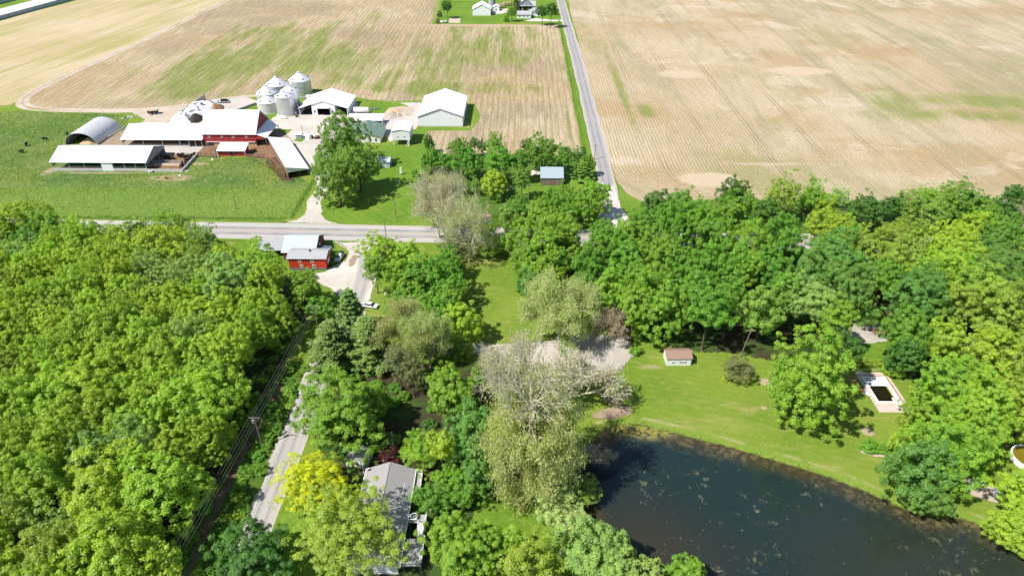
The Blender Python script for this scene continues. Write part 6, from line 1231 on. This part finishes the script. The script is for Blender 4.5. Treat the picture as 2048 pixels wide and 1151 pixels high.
# ------------------------------------------------------------------ distant farmstead and poultry houses
t=thing('white_barn','white gabled barn at the distant farmstead','barn',(-31.6,575,0)); gable(t,14.4,14,4.6,8.3,m_wside,m_wroofy,'y',.4); MB().box(-7.24,-7.2,3,8,0,3.6).build('door',m_trim,t); MB().slab([(7.2,2,3.4),(9.4,2,2.8),(9.4,10,2.8),(7.2,10,3.4)],.12).build('lean_to',m_hide,t)
t=thing('white_shed','little white shed right of the distant white barn','shed',(-20.5,592,0)); gable(t,5,6,3,4.2,m_wside,m_wroofy,'y',.3); MB().box(-.6,.6,-.06,-.01,0,2).build('door',m_steel,t)
t=thing('silo','tall grey concrete stave silo cut by the top picture edge','silo',(-24.3,612,0)); pr=[]
for i in range(30): pr+= [(2.6,i*.75),(2.6,i*.75+.62),(2.64,i*.75+.64),(2.64,i*.75+.72)]
MB().lathe(pr,28).build('stave_wall',simple('silo_concrete',(.30,.31,.34),.9,.12,1.0),t); MB().lathe([(2.7,22.5),(2.2,24),(1.2,25),(.02,25.4)],28).build('dome',m_galr,t,True); MB().box(-3.1,-2.6,-.4,.4,0,22.5).build('chute',m_trim,t)
t=thing('two_storey_house','grey two-storey house with steep gables at the distant farmstead','house',(3.5,590,0)); gable(t,10,10,5.8,9.6,m_hide,m_grey,'y',.5); gable(t,16,7,4.5,7.5,m_hide,m_grey,'x',.4)
for x in(-2.6,2.6): win(t,x,0,3.8,.9,1.4); win(t,x,0,1.1,.9,1.4)
t=thing('grey_house','white house with grey hipped roof and attached garage at the distant farmstead','house',(2.2,565,0)); gable(t,11,8,2.9,4.8,m_wside,m_grey,'x',.5); MB().box(4.2,13.2,8.1,17,0,2.8).build('garage_wall',m_wside,t); MB().prism([(3.8,2.8),(13.6,2.8),(8.7,5)],7.8,17.4,axis=1).build('garage_roof',m_grey,t)
for x in(-3.4,0,3): win(t,x,0,1,.9,1.1)
for i,(px,py,lb) in enumerate([(1001,16,'tan hay wagon in the yard of the distant farmstead'),(1014,12,'second smaller tan wagon behind the hay wagon at the distant farmstead')]):
    x,y=G(px,py); t=thing('hay_wagon',lb,'wagon',(x,y,0),.2); MB().box(-3.4,3.4,-1.3,1.3,1.0,1.2).build('bed',m_wood,t); MB().box(-3.2,3.2,-1.25,1.25,1.2,3.0).build('bales',m_straw,t); wheels(t,(-2,2),(-1.1,1.1),.5)
t=thing('swim_slab','pale square well cover on the distant farmstead lawn','slab',(*G(887,44),0)); MB().box(-2.4,2.4,-2.4,2.4,0,.3).build('slab',m_trim,t); MB().lathe([(.6,.3),(.6,.6),(.02,.65)],12).build('lid',m_conc,t)
def longbarn(x,y,label):
    t=thing('poultry_house',label,'barn',(x,y,0),R_(-10)); w,L0,L1=14,-60,150
    MB().prism([(-14,0),(0,0),(0,3.2),(-7,5.6),(-14,3.2)],L0,L1,axis=1).build('wall',m_shadebluewall,t); b=MB(); b.slab([(.5,L0-.4,3.15),(-7,L0-.4,5.8),(-7,L1+.4,5.8),(.5,L1+.4,3.15)],.14); b.slab([(-14.5,L0-.4,3.15),(-7,L0-.4,5.8),(-7,L1+.4,5.8),(-14.5,L1+.4,3.15)],.14); b.build('roof',m_wroofy,t)
    for y_ in range(-55,150,13): MB().box(.02,.35,y_,y_+1.6,1.0,2.4).build('fan_housing',m_steel,t)
longbarn(-406.8,555,'long white-roofed poultry house at the top left corner, nearer of two'); longbarn(-446,612,'farther long poultry house behind the nearer one at the top left corner')
